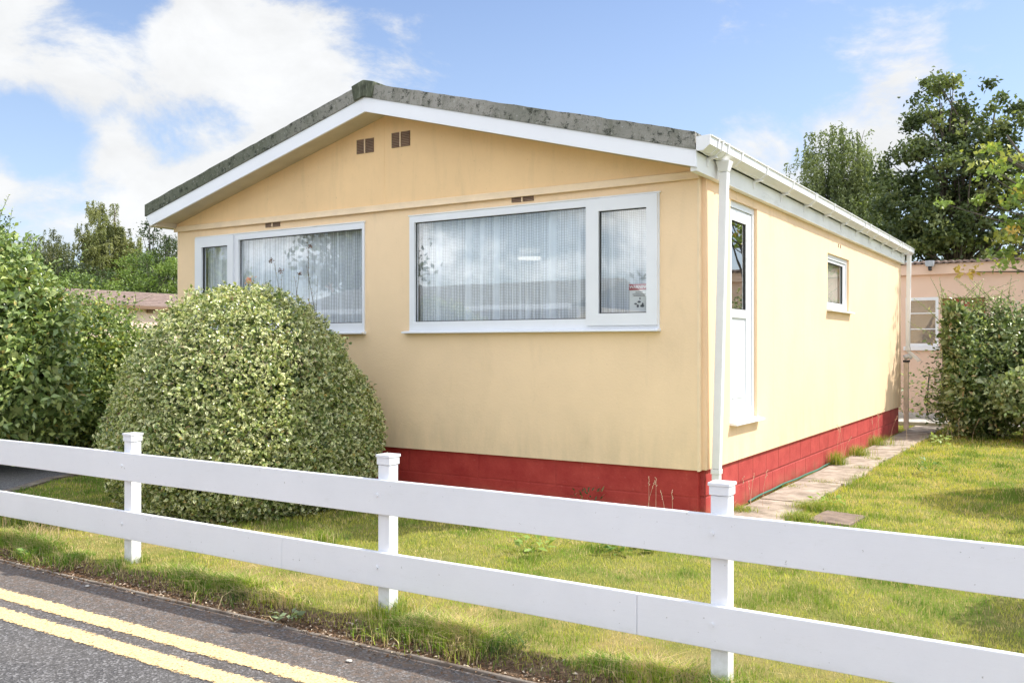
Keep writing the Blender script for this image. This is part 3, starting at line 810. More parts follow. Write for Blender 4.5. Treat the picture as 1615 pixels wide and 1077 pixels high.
def verge_grass():
    r = np.random.default_rng(5); N_ = 90000
    x = r.uniform(-7.2, 3.6, N_); y = -3.62 + r.normal(0, .085, N_)
    P = np.stack([x, y, x*0], -1)
    cl = fbm(P*np.array([1, 1.6, 1]), 2.1, 71, 3)
    prob = np.clip((cl-.36)*4, .04, 1)*np.where(y < -3.72, np.clip((cl-.47)*6, 0, 1), 1)
    prob = prob*np.clip((-3.5-y)/.08, .12, 1)
    k = (r.random(N_) < prob) & (y > -3.9) & (y < -3.3); x, y, P, cl = x[k], y[k], P[k], cl[k]; n = len(x)
    P[:, 2] = ground_z(x, y)
    g = fbm(P, 3.3, 77)
    C = GREEN*.9 + (LIME-GREEN*.9)*np.clip((g-.4)*5, 0, 1)[:, None]
    s = r.random(n)[:, None]
    C = np.where(s < .30 + .25*(g[:, None] > .58), STRAW*.9, C); C = np.where(s > .88, DARKG, C)
    H = r.uniform(.03, .085, n)*(.55+.9*np.clip((cl-.35)*3, 0, 1))
    return P, H, .0038*r.uniform(.7, 1.4, n), C*r.uniform(.7, 1.15, (n, 1)), r
P, H, wd, C, r = verge_grass()
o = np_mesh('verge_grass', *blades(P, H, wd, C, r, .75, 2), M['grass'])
tag(o, 'long tufted grass overhanging the dirt edge of the road under the fence', 'grass', kind='stuff')
# tufts in cracks, against walls and round the posts: each a clump of its own
def tuft(loc, rad, n, h, label, cols=((3, (.2, .3, .04)), (2, (.38, .42, .07)), (1, (.6, .5, .28))), group=None, spread=.6, cat='grass tuft', name='grass_tuft'):
    r = np.random.default_rng(int(abs(loc[0]*1000+loc[1]*77)) + n)
    P = np.stack([loc[0] + r.normal(0, rad*.5, n), loc[1] + r.normal(0, rad*.5, n), np.full(n, loc[2])], -1)
    out = (P - np.array(loc)); H = h*r.uniform(.45, 1, n)
    V, F, C = blades(P, H, np.full(n, .0045), pick(cols, n, r)*r.uniform(.8, 1.15, (n, 1)), r, spread, 2)
    o = np_mesh(name, V - np.array(loc), F, C, M['grass']); o.location = loc
    return tag(o, label, cat, group)
tuft((.15, 4.55, .02), .11, 260, .26, 'bright green grass tuft growing between the path and the red plinth, nearest of the two', spread=.35)
tuft((.17, 5.75, .02), .16, 300, .20, 'spreading green grass tuft on the path edge farther along the red plinth', spread=.5)
tuft((.13, 7.3, .02), .25, 360, .22, 'grass clump in the shade at the far end of the path', spread=.5)
tuft((.16, .72, .01), .13, 260, .09, 'low grass and weeds where the path meets the front corner of the red plinth', spread=.9)
tuft((-.02, -.06, .0), .09, 170, .16, 'weedy grass at the foot of the front house corner', spread=.8)
tuft((-2.9, -3.52, -.01), .10, 200, .11, 'grass growing round the foot of the fence post by the domed bush', spread=.7)
tuft((-.5, -3.54, -.01), .13, 420, .17, 'long grass growing round the foot of the middle fence post', spread=.6)
tuft((1.46, -3.52, -.01), .12, 200, .12, 'grass growing round the foot of the right hand fence post', spread=.6)
tuft((-4.75, -3.35, -.01), .22, 700, .30, 'tall dark rough grass by the left end of the fence', ((3, (.07, .13, .03)), (2, (.2, .26, .05)), (1, (.55, .42, .26))), spread=.55)
tuft((-4.2, -3.5, -.01), .16, 260, .2, 'dry straw coloured grass clump under the lower fence rail near the left edge', ((1, (.2, .28, .05)), (3, (.66, .5, .3))), spread=.55)
tuft((-2.2, -2.35, .0), .16, 260, .16, 'fresh green grass clump at the right foot of the domed bush', spread=.6)
tuft((-1.55, -3.68, -.03), .12, 240, .13, 'shaded grass clump hanging over the road edge between the left two posts', ((3, (.07, .13, .03)), (1, (.5, .4, .24))), spread=.9)
tuft((.35, -3.66, -.03), .12, 300, .14, 'dark grass clump over the road edge right of the middle post', ((3, (.07, .13, .03)), (1, (.3, .34, .08))), spread=.9)
# dry stalks with seed heads
def stalks(loc, n, h, label, spread=.12, col=(.72, .56, .36), head=True):
    r = random.Random(n*7+int(h*100)); m = MB(); hd = MB()
    e = empty('seed_stalks', loc, label, 'dry grass')
    for i in range(n):
        x = loc[0] + r.gauss(0, spread); y = loc[1] + r.gauss(0, spread*.3); a = r.uniform(-.35, .35); b = r.uniform(-.1, .1); hh = h*r.uniform(.6, 1)
        p = [(x + a*hh*t*t, y + b*hh*t, loc[2]+hh*t) for t in (0, .3, .6, .85, 1)]
        s = MB().tube(p, [.0022, .002, .0016, .0012, .0008], 4).build('stalk', STALK, e)
        if head:
            q = Vector(p[-1]); d = (q - Vector(p[-2])).normalized(); h_ = MB()
            for k in range(7):
                c = q - d*.012*k; s_ = Vector((r.uniform(-1, 1), r.uniform(-1, 1), r.uniform(-.2, .6)))*.010
                h_.tube([c, c+s_*.6+d*.006, c+s_+d*.012], [.0015, .0038, .0005], 4)
            h_.build('seed_head', STALK, s)
STALK = simple('dry straw', (.70, .52, .36), .9, .15)
stalks((.10, 1.05, .02), 8, .34, 'pale dry grass stalks leaning on the sunny red plinth near the downpipe', .16)
stalks((-.30, -.10, 0), 5, .42, 'thin seed stalks in front of the red plinth beside the house corner', .18)
stalks((.17, 4.7, .02), 4, .5, 'tall pale seed stalks standing by the nearest green tuft on the path', .08)
stalks((.13, 7.5, .02), 7, .6, 'dry seed stalks at the shaded far end of the plinth', .15)
stalks((-4.35, -3.52, -.02), 10, .42, 'dry stalks standing in front of the lower rail near the left edge', .28)
stalks((1.0, 8.75, 0), 6, .4, 'pinkish dry stalks at the foot of the right hand hedge', .15)

# broad leaved weeds
def weed(loc, n, L, W, h, label, cols=((3, (.13, .24, .05)), (1, (.25, .36, .08))), spread=.12, group=None, upright=.5, cat='weed', name='weed'):
    r = np.random.default_rng(int(abs(loc[0]*911+loc[1]*357)) + n)
    a = r.uniform(0, 2*math.pi, n); rr = spread*np.sqrt(r.random(n))
    P = np.stack([rr*np.cos(a), rr*np.sin(a), r.uniform(.01, h, n)], -1)
    D = np.stack([np.cos(a), np.sin(a), r.uniform(.1, 1, n)*upright], -1) + r.normal(0, .3, (n, 3))
    Nn = np.array([0, 0, 1.]) + r.normal(0, .35, (n, 3))
    C = pick(cols, n, r)*r.uniform(.8, 1.2, (n, 1))
    V, F, Cc = leaf_arrays(P, D, Nn, L*r.uniform(.6, 1.1, n), W*r.uniform(.7, 1.1, n), C*.9, C, True, .12)
    o = np_mesh(name, V, F, Cc, M['leaf']); o.location = loc
    return tag(o, label, cat, group)
weed((.0, -1.38, .01), 60, .085, .05, .10, 'dark green rosette weed in the lawn left of the right hand post', spread=.18)
weed((-.62, -1.75, .01), 40, .10, .035, .12, 'pale green leafy weed in the lawn below the upper rail', ((1, (.3, .42, .1)),), spread=.12)
weed((-1.0, -.16, 0), 50, .07, .02, .22, 'small spiky weed against the shaded front plinth', ((2, (.07, .13, .05)), (1, (.4, .33, .18))), spread=.13, upright=1.6)
weed((.94, 7.95, .01), 36, .09, .045, .14, 'low bright weed in the lawn in front of the right hand hedge', ((1, (.36, .46, .15)),), spread=.13)
weed((2.62, 1.1, .01), 90, .075, .04, .32, 'bright green leafy plant in the lawn at the right edge of the view', ((1, (.25, .42, .09)),), spread=.16, upright=1.2)
weed((1.28, 4.35, .01), 50, .08, .03, .16, 'dark green weed at the tip of the big lawn shadow', spread=.15, upright=1.2)
weed((.72, 1.62, .01), 44, .06, .03, .05, 'flat green weeds creeping over the path edge', ((1, (.26, .4, .07)),), spread=.16, upright=.3)
weed((-1.05, -3.80, -.04), 24, .055, .03, .05, 'grey leaved weed seedling in the road edge dirt', ((1, (.26, .32, .18)),), spread=.06)
weed((-3.75, -3.78, -.04), 30, .06, .022, .10, 'small green weed on the dirt edge near the left end of the road', spread=.06, upright=1.4)
weed((-.35, 13.4, .02), 260, .12, .07, .95, 'tangled shrub in shade under the pink bungalow window', ((2, (.12, .2, .05)), (1, (.4, .45, .16))), spread=.55, upright=.6, cat='shrub', name='shrub')

# leaf litter and grit along the road edge
def litter():
    r = np.random.default_rng(9); n = 9000
    x = r.uniform(-7.5, 3.5, n); y = -3.83 + r.normal(0, .06, n)
    k = (y < -3.62) & (y > -4.15) & ((y > -3.9) | (r.random(n) < .35)); x, y = x[k], y[k]; n = len(x)
    z = np.where(y > -3.885, ground_z(x, y), -.046) + .006
    P = np.stack([x, y, z], -1)
    D = r.normal(size=(n, 3))*np.array([1, 1, .25]); Nn = np.array([0, 0, 1.]) + r.normal(0, .5, (n, 3))
    C = pick(((3, (.16, .09, .05)), (3, (.28, .18, .11)), (1, (.6, .5, .38)), (1, (.09, .06, .04)), (.5, (.5, .38, .3))), n, r)
    return leaf_arrays(P, D, Nn, r.uniform(.008, .032, n), r.uniform(.004, .016, n), C, C*.9, False, .3)
tag(np_mesh('leaf_litter', *litter(), M['litter']), 'brown dead leaves and crumbs along the dirt road edge', 'leaf litter', kind='stuff')
def pebble(loc, s, label):
    r = random.Random(int(loc[0]*999)); bm = bmesh.new(); bmesh.ops.create_icosphere(bm, subdivisions=2, radius=s)
    for v in bm.verts: v.co = Vector((v.co.x*1.3, v.co.y, v.co.z*.45))*r.uniform(.82, 1.12)
    me = bpy.data.meshes.new('stone'); bm.to_mesh(me); bm.free(); me.materials.append(M['concrete_pale'])
    o = bpy.data.objects.new('stone', me); o.location = loc; link(o); return tag(o, label, 'stone')
pebble((-.06, -4.49, -.040), .013, 'small pale stone lying between the two yellow lines')
pebble((-.30, -4.11, -.042), .015, 'flat pale chip of stone lying on the asphalt near the dirt edge')
pebble((-2.75, -3.97, -.042), .014, 'pinkish pale stone on the road close to the kerb at the left')

for k, (x, y, n_, h_, lb_) in enumerate(((.62, 1.5, 110, .07, 'grass sprouting from the nearest joint of the path slabs'), (.35, 2.92, 90, .06, 'grass sprouting from the second joint of the path slabs'), (.5, 4.37, 110, .07, 'grass sprouting from the third joint of the path slabs'), (.45, 5.42, 110, .07, 'grass sprouting from the fourth joint of the path slabs'), (.12, 2.4, 120, .06, 'low grass in the gap between path and plinth beside the hose'), (.64, 1.2, 520, .10, 'thick grass creeping over the path edge above the small slab'), (.68, .62, 420, .09, 'grass creeping onto the near end of the path beside the small slab'))):
    tuft((x, y, .012), .14, n_, h_, lb_, spread=1.0)

# ================================================================== SHRUBS AND TREES
def sample_blobs(blobs, n, depth, r, lump=.12, lscale=2.0, seed=0):
    """points in the outer shell of a union of ellipsoids, with outward normals"""
    B = np.array(blobs, float); w = np.maximum(B[:, 3]*B[:, 4] + B[:, 3]*B[:, 5] + B[:, 4]*B[:, 5], 1e-3); w /= w.sum()
    P = []; Nn = []; got = 0
    while got < n:
        m_ = int(n*1.6); k = r.choice(len(B), m_, p=w); d = unit(r.normal(size=(m_, 3)))
        t = 1 - np.abs(r.normal(0, depth, m_))
        s = 1 + (fbm(d*2.2 + k[:, None]*7.1, lscale, seed, 3)-.5)*2*lump
        p = B[k, :3] + d*B[k, 3:6]*(t*s)[:, None]
        nn = unit(d/B[k, 3:6])
        ok = (p[:, 2] > .02) & (t > .1)
        for j in range(len(B)):
            q = (p - B[j, :3])/B[j, 3:6]; ins = (q*q).sum(1) < (1-depth*2.6)**2
            ok &= ~(ins & (k != j))
        P.append(p[ok]); Nn.append(nn[ok]); got += ok.sum()
    return np.concatenate(P)[:n], np.concatenate(Nn)[:n]
def foliage(blobs, n, L, W, cols, r, depth=.07, lump=.12, lscale=2.0, outw=.9, five=False, edge=None, inner=.12, seed=0, patch=None, drop=.2):
    P, Nn = sample_blobs(blobs, n, depth, r, lump, lscale, seed)
    up = np.array([0, 0, .5])
    N2 = unit(Nn*outw + up + r.normal(0, .75, (n, 3))); D = unit(r.normal(size=(n, 3)) + Nn*.5 + np.array([0, 0, .15]))
    C = pick(cols, n, r)*r.uniform(.75, 1.2, (n, 1))
    if patch is not None:
        f = np.clip((fbm(P, patch[1], seed+9)-.5)*4+.3, 0, 1)[:, None]; C = C*(1-f) + C*np.array(patch[0])*f
    E_ = C if edge is None else pick(edge, n, r)*r.uniform(.8, 1.15, (n, 1))
    arr = [leaf_arrays(P, D, N2, L*r.uniform(.55, 1.2, n), W*r.uniform(.6, 1.2, n), C, E_, five, .18, drop)]
    m_ = int(n*inner*2.2)
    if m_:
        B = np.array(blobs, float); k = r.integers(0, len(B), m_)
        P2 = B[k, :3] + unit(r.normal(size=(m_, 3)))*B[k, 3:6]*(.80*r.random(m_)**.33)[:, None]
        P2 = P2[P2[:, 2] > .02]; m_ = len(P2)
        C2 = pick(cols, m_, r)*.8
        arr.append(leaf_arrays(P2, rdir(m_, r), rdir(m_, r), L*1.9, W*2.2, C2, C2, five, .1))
    return join_arrays(arr)
def shoots(specs, L, W, cols, r, per=.03):
    """leafy shoots: (base, tip, leaf count); returns the leaves and one stem per shoot"""
    arr = []; ms = []
    for a, b, n in specs:
        a = np.array(a, float); b = np.array(b, float); t = np.linspace(.1, 1, n)
        bow = rdir(1, r)[0]*.08*np.linalg.norm(b-a)
        P = a + (b-a)*t[:, None] + bow*np.sin(t*math.pi)[:, None]
        ms.append(MB().tube([tuple(a + (b-a)*q + bow*math.sin(q*math.pi)) for q in (0, .33, .66, 1)], [.006, .005, .004, .002], 4))
        ax = unit((b-a)[None])[0]; ph = np.arange(n)*2.4
        s1 = unit(np.cross(ax, [0.3, .1, 1.])[None])[0]; s2 = np.cross(ax, s1)
        D = np.cos(ph)[:, None]*s1 + np.sin(ph)[:, None]*s2 + ax*.7
        C = pick(cols, n, r)*r.uniform(.8, 1.2, (n, 1))
        arr.append(leaf_arrays(P, D, ax + r.normal(0, .3, (n, 3)), L*r.uniform(.6, 1.15, n)*(1.1-.5*t), W*r.uniform(.7, 1.1, n)*(1.1-.5*t), C, C, True, .15))
    return arr, ms

# --- the big clipped variegated dome
r = np.random.default_rng(101)
dome = empty('variegated_bush', (-4.17, -1.43, 0), 'big clipped dome shaped bush with cream edged leaves in front of the house', 'bush')
dbl = [(-4.13, -1.45, .80, 1.13, 1.18, 1.33), (-4.10, -1.45, .55, 1.20, 1.22, .85), (-3.74, -1.05, .62, .80, .82, .92), (-4.62, -1.75, .6, .72, .78, .85)]
gcol = ((3, (.17, .23, .08)), (2, (.28, .35, .12)), (2, (.06, .09, .03))); ecol = ((5, (.95, .92, .52)), (2, (.55, .60, .22)), (2.2, (.14, .21, .06)), (.15, (.75, .50, .16)), (.12, (.42, .22, .16)))
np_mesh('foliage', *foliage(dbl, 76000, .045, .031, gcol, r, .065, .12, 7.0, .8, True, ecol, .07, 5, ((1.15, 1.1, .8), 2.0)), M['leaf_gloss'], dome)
for k in range(7):
    a = k*.9; MB().tube([(-4.17+.1*math.cos(a), -1.43+.1*math.sin(a), -.05), (-4.17+.4*math.cos(a), -1.43+.4*math.sin(a), .6), (-4.17+.8*math.cos(a), -1.43+.8*math.sin(a), 1.3)], [.03, .022, .01], 6).build('stem', M['twig'], dome)
# --- thin flowering shoots that stand up behind it
r = np.random.default_rng(55)
ro = empty('rose_bush', (-4.35, -.55, 0), 'spindly rose shoots with dark reddish tips rising behind the domed bush', 'rose bush')
sp = []
for (x, h) in ((-4.62, 2.45), (-4.50, 2.33), (-4.18, 2.30), (-4.05, 2.58), (-4.10, 2.40), (-4.30, 2.28), (-4.95, 2.22), (-3.98, 2.28), (-5.3, 2.2)):
    sp.append(((x+.05, -.55, .1), (x, -.62 + r.uniform(-.05, .05), h), 46))
arr, m = shoots(sp, .036, .02, ((2, (.16, .2, .07)), (1.5, (.25, .12, .09)), (1, (.45, .42, .2))), r)
for (x, h) in ((-4.05, 2.60), (-4.63, 2.47), (-4.49, 2.35), (-4.19, 2.31)):
    P = np.array([[x, -.62, h]]) + r.normal(0, .011, (26, 3)); C = pick(((2, (.12, .07, .05)), (1, (.28, .14, .11))), 26, r)
    arr.append(leaf_arrays(P, rdir(26, r), rdir(26, r), .022, .012, C, C, True))
P = np.array([[-4.98, -.62, 2.26]]) + r.normal(0, .02, (30, 3)); C = pick(((1, (.85, .45, .35)), (1, (.85, .7, .5))), 30, r)
arr.append(leaf_arrays(P, rdir(30, r), rdir(30, r), .04, .03, C, C, True))
np_mesh('foliage', *join_arrays(arr), M['leaf'], ro); [q.build('stem', M['twig'], ro) for q in m]

# --- generic shrub
def shrub(name, loc, label, cat, blobs, n, L, W, cols, seed, depth=.08, lump=.2, lscale=2.0, extra=None, ncane=6, material='leaf', inner=.15, group=None, edge=None, patch=None, five=True, outw=.7):
    r = np.random.default_rng(seed)
    e = empty(name, loc, label, cat, group)
    arr = [foliage(blobs, n, L, W, cols, r, depth, lump, lscale, outw, five, edge, inner, seed, patch)]
    ms = None
    if extra:
        a2, ms = shoots(extra[0], extra[1], extra[2], extra[3], r); arr += a2
    np_mesh('foliage', *join_arrays(arr), M[material], e)
    for q in (ms or []): q.build('shoot', M['stem_green'], e)
    rr = random.Random(seed)
    for k in range(ncane):
        b = blobs[k % len(blobs)]
        MB().tube([(loc[0]+rr.uniform(-.2, .2), loc[1]+rr.uniform(-.2, .2), -.05), ((loc[0]+b[0])/2+rr.uniform(-.1, .1), (loc[1]+b[1])/2, b[2]*.5), (b[0]+rr.uniform(-.2, .2)*b[3], b[1], b[2]+b[5]*.5)], [.03, .02, .008], 6).build('stem', M['twig'], e)
    return e
rs = random.Random(12)
bright = ((3, (.18, .26, .08)), (3, (.28, .37, .12)), (2.5, (.46, .53, .19)), (1, (.09, .15, .04)), (.25, (.55, .45, .14)))
ex = []
for k in range(70):
    a = rs.uniform(0, 6.28); q = rs.uniform(.2, 1.0)
    bx, by = -8.75 + 1.25*q*math.cos(a), -1.75 + 1.1*q*math.sin(a); bz = 1.5 + 1.15*math.sqrt(max(0, 1-q*q))
    ex.append(((bx, by, bz), (bx + .3*math.cos(a)*q + rs.uniform(-.1, .1), by + .3*math.sin(a)*q, bz + rs.uniform(.2, .6)*(1.1-.5*q)), 16))
ex += [((-8.2, -1.6, 2.4), (-8.05, -1.55, 3.2), 22), ((-8.5, -1.5, 2.7), (-8.4, -1.4, 3.4), 24), ((-8.6, -1.6, 2.9), (-8.75, -1.5, 3.4), 20), ((-7.7, -1.2, 2.1), (-7.35, -1.05, 2.75), 16),
       ((-7.9, -2.3, .55), (-7.35, -2.7, .42), 14), ((-7.8, -2.0, .7), (-7.0, -2.55, .55), 12), ((-7.7, -1.3, 1.5), (-7.2, -1.0, 1.5), 12)]
shrub('privet_shrub', (-9.2, -2.2, 0), 'tall near shrub with large bright green leaves at the left edge beside the drive', 'shrub',
      [(-8.85, -1.75, 1.55, 1.30, 1.2, 1.25), (-8.2, -1.45, 1.05, .85, .8, .82), (-9.0, -2.2, .9, .9, .8, .8), (-8.35, -1.5, 1.9, .75, .75, .75), (-9.0, -1.6, 2.4, .85, .8, .76)], 15000, .105, .058, bright, 31, .14, .42, 4.0,
      (ex, .085, .045, bright), 8, 'leaf_gloss')
fine = ((3, (.14, .21, .07)), (3, (.23, .31, .10)), (2.5, (.42, .49, .16)), (.5, (.50, .46, .12)))
ex = [((-10.+rs.uniform(-1.3, .9), .6+rs.uniform(-.7, .7), 1.85), (-10.+rs.uniform(-1.5, 1.), .6+rs.uniform(-.8, .6), 1.85+rs.uniform(.2, .55)), 14) for k in range(40)]
shrub('hedge', (-9.6, .7, 0), 'clipped fine leaved green hedge behind the near left shrub', 'hedge',
      [(-9.9, .5, 1.15, 1.2, 1.1, 1.2), (-9.75, .75, .95, .9, .9, .95), (-9.7, .1, .75, 1.0, .9, .8), (-10.9, -.2, 1.3, 1.2, 1.1, 1.35)], 26000, .07, .04, fine, 32, .10, .34, 4.5, (ex, .055, .028, fine), 6)
shrub('small_shrub', (-8.75, 2.3, 0), 'lower dark green hedge end tucked between the left hedge and the domed bush', 'hedge',
      [(-9.0, 2.2, .65, .85, .9, .8), (-8.5, 2.6, .55, .7, .7, .65)], 11000, .07, .04, fine, 33, .10, .34, 4.5, None, 4)
# --- right hand hedge
rs = random.Random(77)
dark = ((3, (.12, .18, .06)), (2.5, (.25, .33, .12)), (2.5, (.50, .56, .31)), (.5, (.50, .40, .24)))
palet = ((2, (.42, .50, .16)), (1, (.25, .34, .1)))
ex = [((rs.uniform(.7, 1.9), rs.uniform(9.6, 10.2), 2.1), (rs.uniform(.6, 1.9), rs.uniform(9.4, 10.1), rs.uniform(2.35, 2.75)), 18) for k in range(34)]
ex += [((x_, 9.4+rs.uniform(-.1, .3), z_), (x_ + rs.uniform(-.3, .2), 9.05+rs.uniform(-.15, .2), z_ + rs.uniform(.1, .45)), 14) for x_, z_ in [(rs.uniform(.75, 2.6), rs.uniform(.4, 1.9)) for k in range(40)]]
ex += [((.8, 9.5, 1.9), (.38, 9.15, 2.35), 18), ((.75, 9.5, 1.7), (.30, 9.2, 1.95), 14), ((.8, 9.5, 2.0), (.62, 9.3, 2.7), 18), ((.72, 9.5, 1.0), (.45, 9.0, 1.15), 8)]
shrub('hedge', (1.5, 10.1, 0), 'dense dark green hedge with pale shoots right of the path', 'hedge',
      [(1.45, 10.0, 1.0, .88, .85, 1.1), (1.9, 10.1, 1.6, .85, .85, .7), (1.15, 9.9, 1.7, .45, .5, .45), (.98, 9.5, 1.75, .2, .2, .62), (1.15, 9.25, 1.0, .3, .3, .9), (2.9, 10.2, 1.3, 1.25, 1.0, 1.3), (1.3, 9.8, .55, .75, .7, .6), (4.6, 10.3, 1.4, 1.3, 1.0, 1.4)], 24000, .09, .045, dark, 34, .20, .6, 4.0,
      (ex, .075, .03, palet), 8, 'leaf_gloss')
shrub('pale_shrub', (2.1, 9.0, 0), 'paler leaved shrub in front of the right hand hedge at the edge of the view', 'shrub',
      [(2.05, 8.95, .8, .5, .4, .42), (2.5, 9.0, .6, .5, .45, .6)], 2600, .10, .06, ((2, (.34, .42, .22)), (2, (.46, .52, .30)), (1, (.14, .20, .07))), 38, .2, .5, 3.0,
      ([((2.1, 9.0, .8), (1.5+.12*k, 8.6-.05*k, .55+.13*k), 10) for k in range(6)], .10, .06, ((2, (.40, .48, .27)), (1, (.5, .42, .25)))), 4, outw=.4)
# --- garden shrubs just out of frame on the right: they throw the lawn shadows and reach into the edge of the view
ex = [((2.9, 3.3, 1.0), (2.18, 2.75, .88), 20), ((3.0, 3.2, .7), (2.35, 2.6, .62), 18), ((3.0, 3.5, 1.3), (2.45, 3.0, 1.15), 14), ((3.0, 3.3, .5), (2.45, 2.2, .3), 14), ((3.1, 3.3, .9), (2.3, 3.0, 1.3), 8)]
shrub('garden_shrub', (3.9, 3.9, 0), 'leafy garden shrub at the right edge reaching over the lawn', 'shrub',
      [(3.75, 3.9, 1.0, .8, .8, .95), (3.9, 3.95, 2.35, .75, 1.0, .75), (4.4, 4.6, 1.8, .8, .8, 1.2)], 15000, .075, .045, ((2, (.16, .26, .09)), (2, (.26, .36, .16)), (1, (.09, .15, .05))), 35, .12, .25, 2.4, (ex, .085, .055, ((2, (.30, .40, .18)), (1, (.42, .38, .2)))), 6)
shrub('garden_shrub', (4.6, -.4, 0), 'rounded garden shrub beyond the right end of the visible fence', 'shrub',
      [(4.45, -.5, 1.9, .8, .7, .9), (4.9, -.2, .9, .8, .8, .9)], 9000, .075, .045, ((2, (.16, .26, .06)), (1, (.09, .15, .05))), 36, .12, .25, 2.4, None, 5)

# --- trees
def tree(name, loc, label, cat, blobs, clusters, per, crad, L, W, cols, seed, trunk=.22, droop=0, group=None, limbs=26, forks=None, five=False, flat=1.0):
    r = np.random.default_rng(seed); e = empty(name, loc, label, cat, group)
    B = np.array(blobs, float); vol = B[:, 3]*B[:, 4]*B[:, 5]; k = r.choice(len(B), clusters, p=vol/vol.sum())
    d = unit(r.normal(size=(clusters, 3))); rad = r.random(clusters)**(1/3.2)
    s = 1 + (fbm(d*2 + k[:, None]*5.3, 2.3, seed)-.5)*.5
    Cc = B[k, :3] + d*B[k, 3:6]*(rad*s)[:, None]
    base = np.array(loc, float); top = B[:, 2].max() + .5*B[np.argmax(B[:, 2]), 5]
    ax = lambda t: base*(1-t) + np.array([B[:, 0].mean(), B[:, 1].mean(), top])*t
    tops = [(0, 0)] if not forks else forks
    tr = MB(); rr = random.Random(seed)
    for i, (fx, fy) in enumerate(tops):
        q = []
        for t in np.linspace(0, 1, 8):
            p = ax(t); q.append((p[0] + fx*max(0, t-.15) + rr.uniform(-.06, .06), p[1] + fy*max(0, t-.15), p[2]))
        tr.tube(q, [trunk*(1-.85*t)*(1 if i == 0 else .7) for t in np.linspace(0, 1, 8)], 8)
    trunk_o = tr.build('trunk', M['bark'], e, smooth=True)
    lm = MB()
    for j in range(min(limbs, clusters)):
        c = Cc[j]; fx, fy = tops[j % len(tops)]
        t = min(.92, max(.12, (c[2]-base[2])/top*rr.uniform(.5, .8))); p = ax(t) + np.array([fx*max(0, t-.15), fy*max(0, t-.15), 0])
        mid = (p + c)/2 + np.array([0, 0, .12*np.linalg.norm(c-p)])
        lm.tube([tuple(p), tuple(mid), tuple(c)], [trunk*.32*(1-.6*t), trunk*.18, trunk*.05], 5)
    lm.build('limbs', M['bark'], e, smooth=True)
    n = clusters*per; kk = np.repeat(np.arange(clusters), per)
    cr = crad*r.uniform(.55, 1.35, clusters)
    off = r.normal(size=(n, 3))*cr[kk][:, None]*.55*np.array([1, 1, .75*flat])
    P = Cc[kk] + off
    if droop:
        st = r.integers(0, 7, n); ph = _h(kk, st, kk*0, 3)*6.28
        P = Cc[kk] + np.stack([np.cos(ph), np.sin(ph), ph*0], -1)*cr[kk][:, None]*.6 + r.normal(0, .05, (n, 3))*crad
        P[:, 2] -= r.random(n)**1.2*droop*(.5+_h(kk, st, kk*0, 9))
    col = pick(cols, clusters, r)[kk]*r.uniform(.75, 1.2, (n, 1))
    D = r.normal(size=(n, 3)) + np.array([0, 0, -1.2 if droop else 0.1]); Nn = r.normal(size=(n, 3)) + np.array([0, 0, .8])
    np_mesh('crown', *leaf_arrays(P, D, Nn, L*r.uniform(.6, 1.25, n), W*r.uniform(.6, 1.25, n), col, col, five, .15), M['leaf'], e)
    return e
dk = ((3, (.045, .075, .02)), (2, (.08, .12, .03)), (1, (.15, .2, .045)))
tree('broadleaf_tree', (-1.3, 28.2, 0), 'tall dark green broadleaf tree with forked trunk behind the pink bungalow', 'tree',
     [(-1.5, 28.0, 9.0, 1.4, 1.5, 2.2), (-1.3, 28.0, 6.9, 2.7, 2.6, 2.0), (-2.3, 27.2, 5.9, 1.7, 1.8, 1.8), (.3, 28.9, 6.6, 1.7, 1.8, 2.1), (.0, 28.6, 9.2, 1.5, 1.5, 1.9), (-1.8, 27.6, 4.6, 2.2, 2.0, 1.3), (1.6, 29.6, 4.9, 2.0, 2.0, 1.6)],
     400, 80, .34, .17, .125, ((3, (.075, .105, .04)), (2, (.14, .18, .065)), (1, (.26, .30, .12))), 201, .20, forks=[(0, 0), (1.1, .5), (-.9, -.6)], limbs=90)
by = ((2, (.18, .22, .09)), (2, (.26, .30, .13)), (1, (.10, .13, .05)))
tree('birch_tree', (-7.4, 39.2, 0), 'drooping birch with grey green foliage behind the end of the gutter', 'tree',
     [(-7.4, 39.2, 10.9, 1.7, 1.7, 1.9), (-6.2, 39.9, 9.9, 1.3, 1.3, 1.6), (-8.5, 38.6, 9.8, 1.3, 1.3, 1.7), (-7.3, 39.4, 8.2, 2.4, 2.3, 1.9)], 260, 150, .6, .17, .075, by, 202, .18, droop=1.6)
tree('small_tree', (-5.3, 34.5, 0), 'bright green tree low between the birch and the dark broadleaf tree', 'tree',
     [(-5.3, 34.6, 5.3, 1.3, 1.3, 1.5), (-5.9, 34.1, 4.3, 1.5, 1.5, 1.3)], 60, 110, .45, .14, .08, ((1, (.14, .22, .05)), (1, (.2, .3, .06))), 203, .12)
yl = ((3, (.26, .35, .08)), (2, (.38, .40, .09)), (1, (.16, .24, .05)), (.4, (.6, .42, .1)))
tree('overhanging_tree', (4.6, 12.6, 0), 'tree with sprays of yellow green leaves reaching in at the upper right edge', 'tree',
     [(1.75, 11.6, 4.6, .8, .8, .7), (2.0, 11.9, 3.6, .9, .8, .7), (3.2, 12.4, 4.6, 1.5, 1.3, 1.2), (.95, 11.1, 4.15, .45, .45, .16), (1.0, 11.3, 4.75, .4, .45, .16), (1.35, 11.2, 3.0, .4, .5, .2), (1.3, 11.4, 5.3, .5, .5, .3)], 105, 26, .24, .13, .09, yl, 204, .11, five=True, flat=.45, limbs=90)
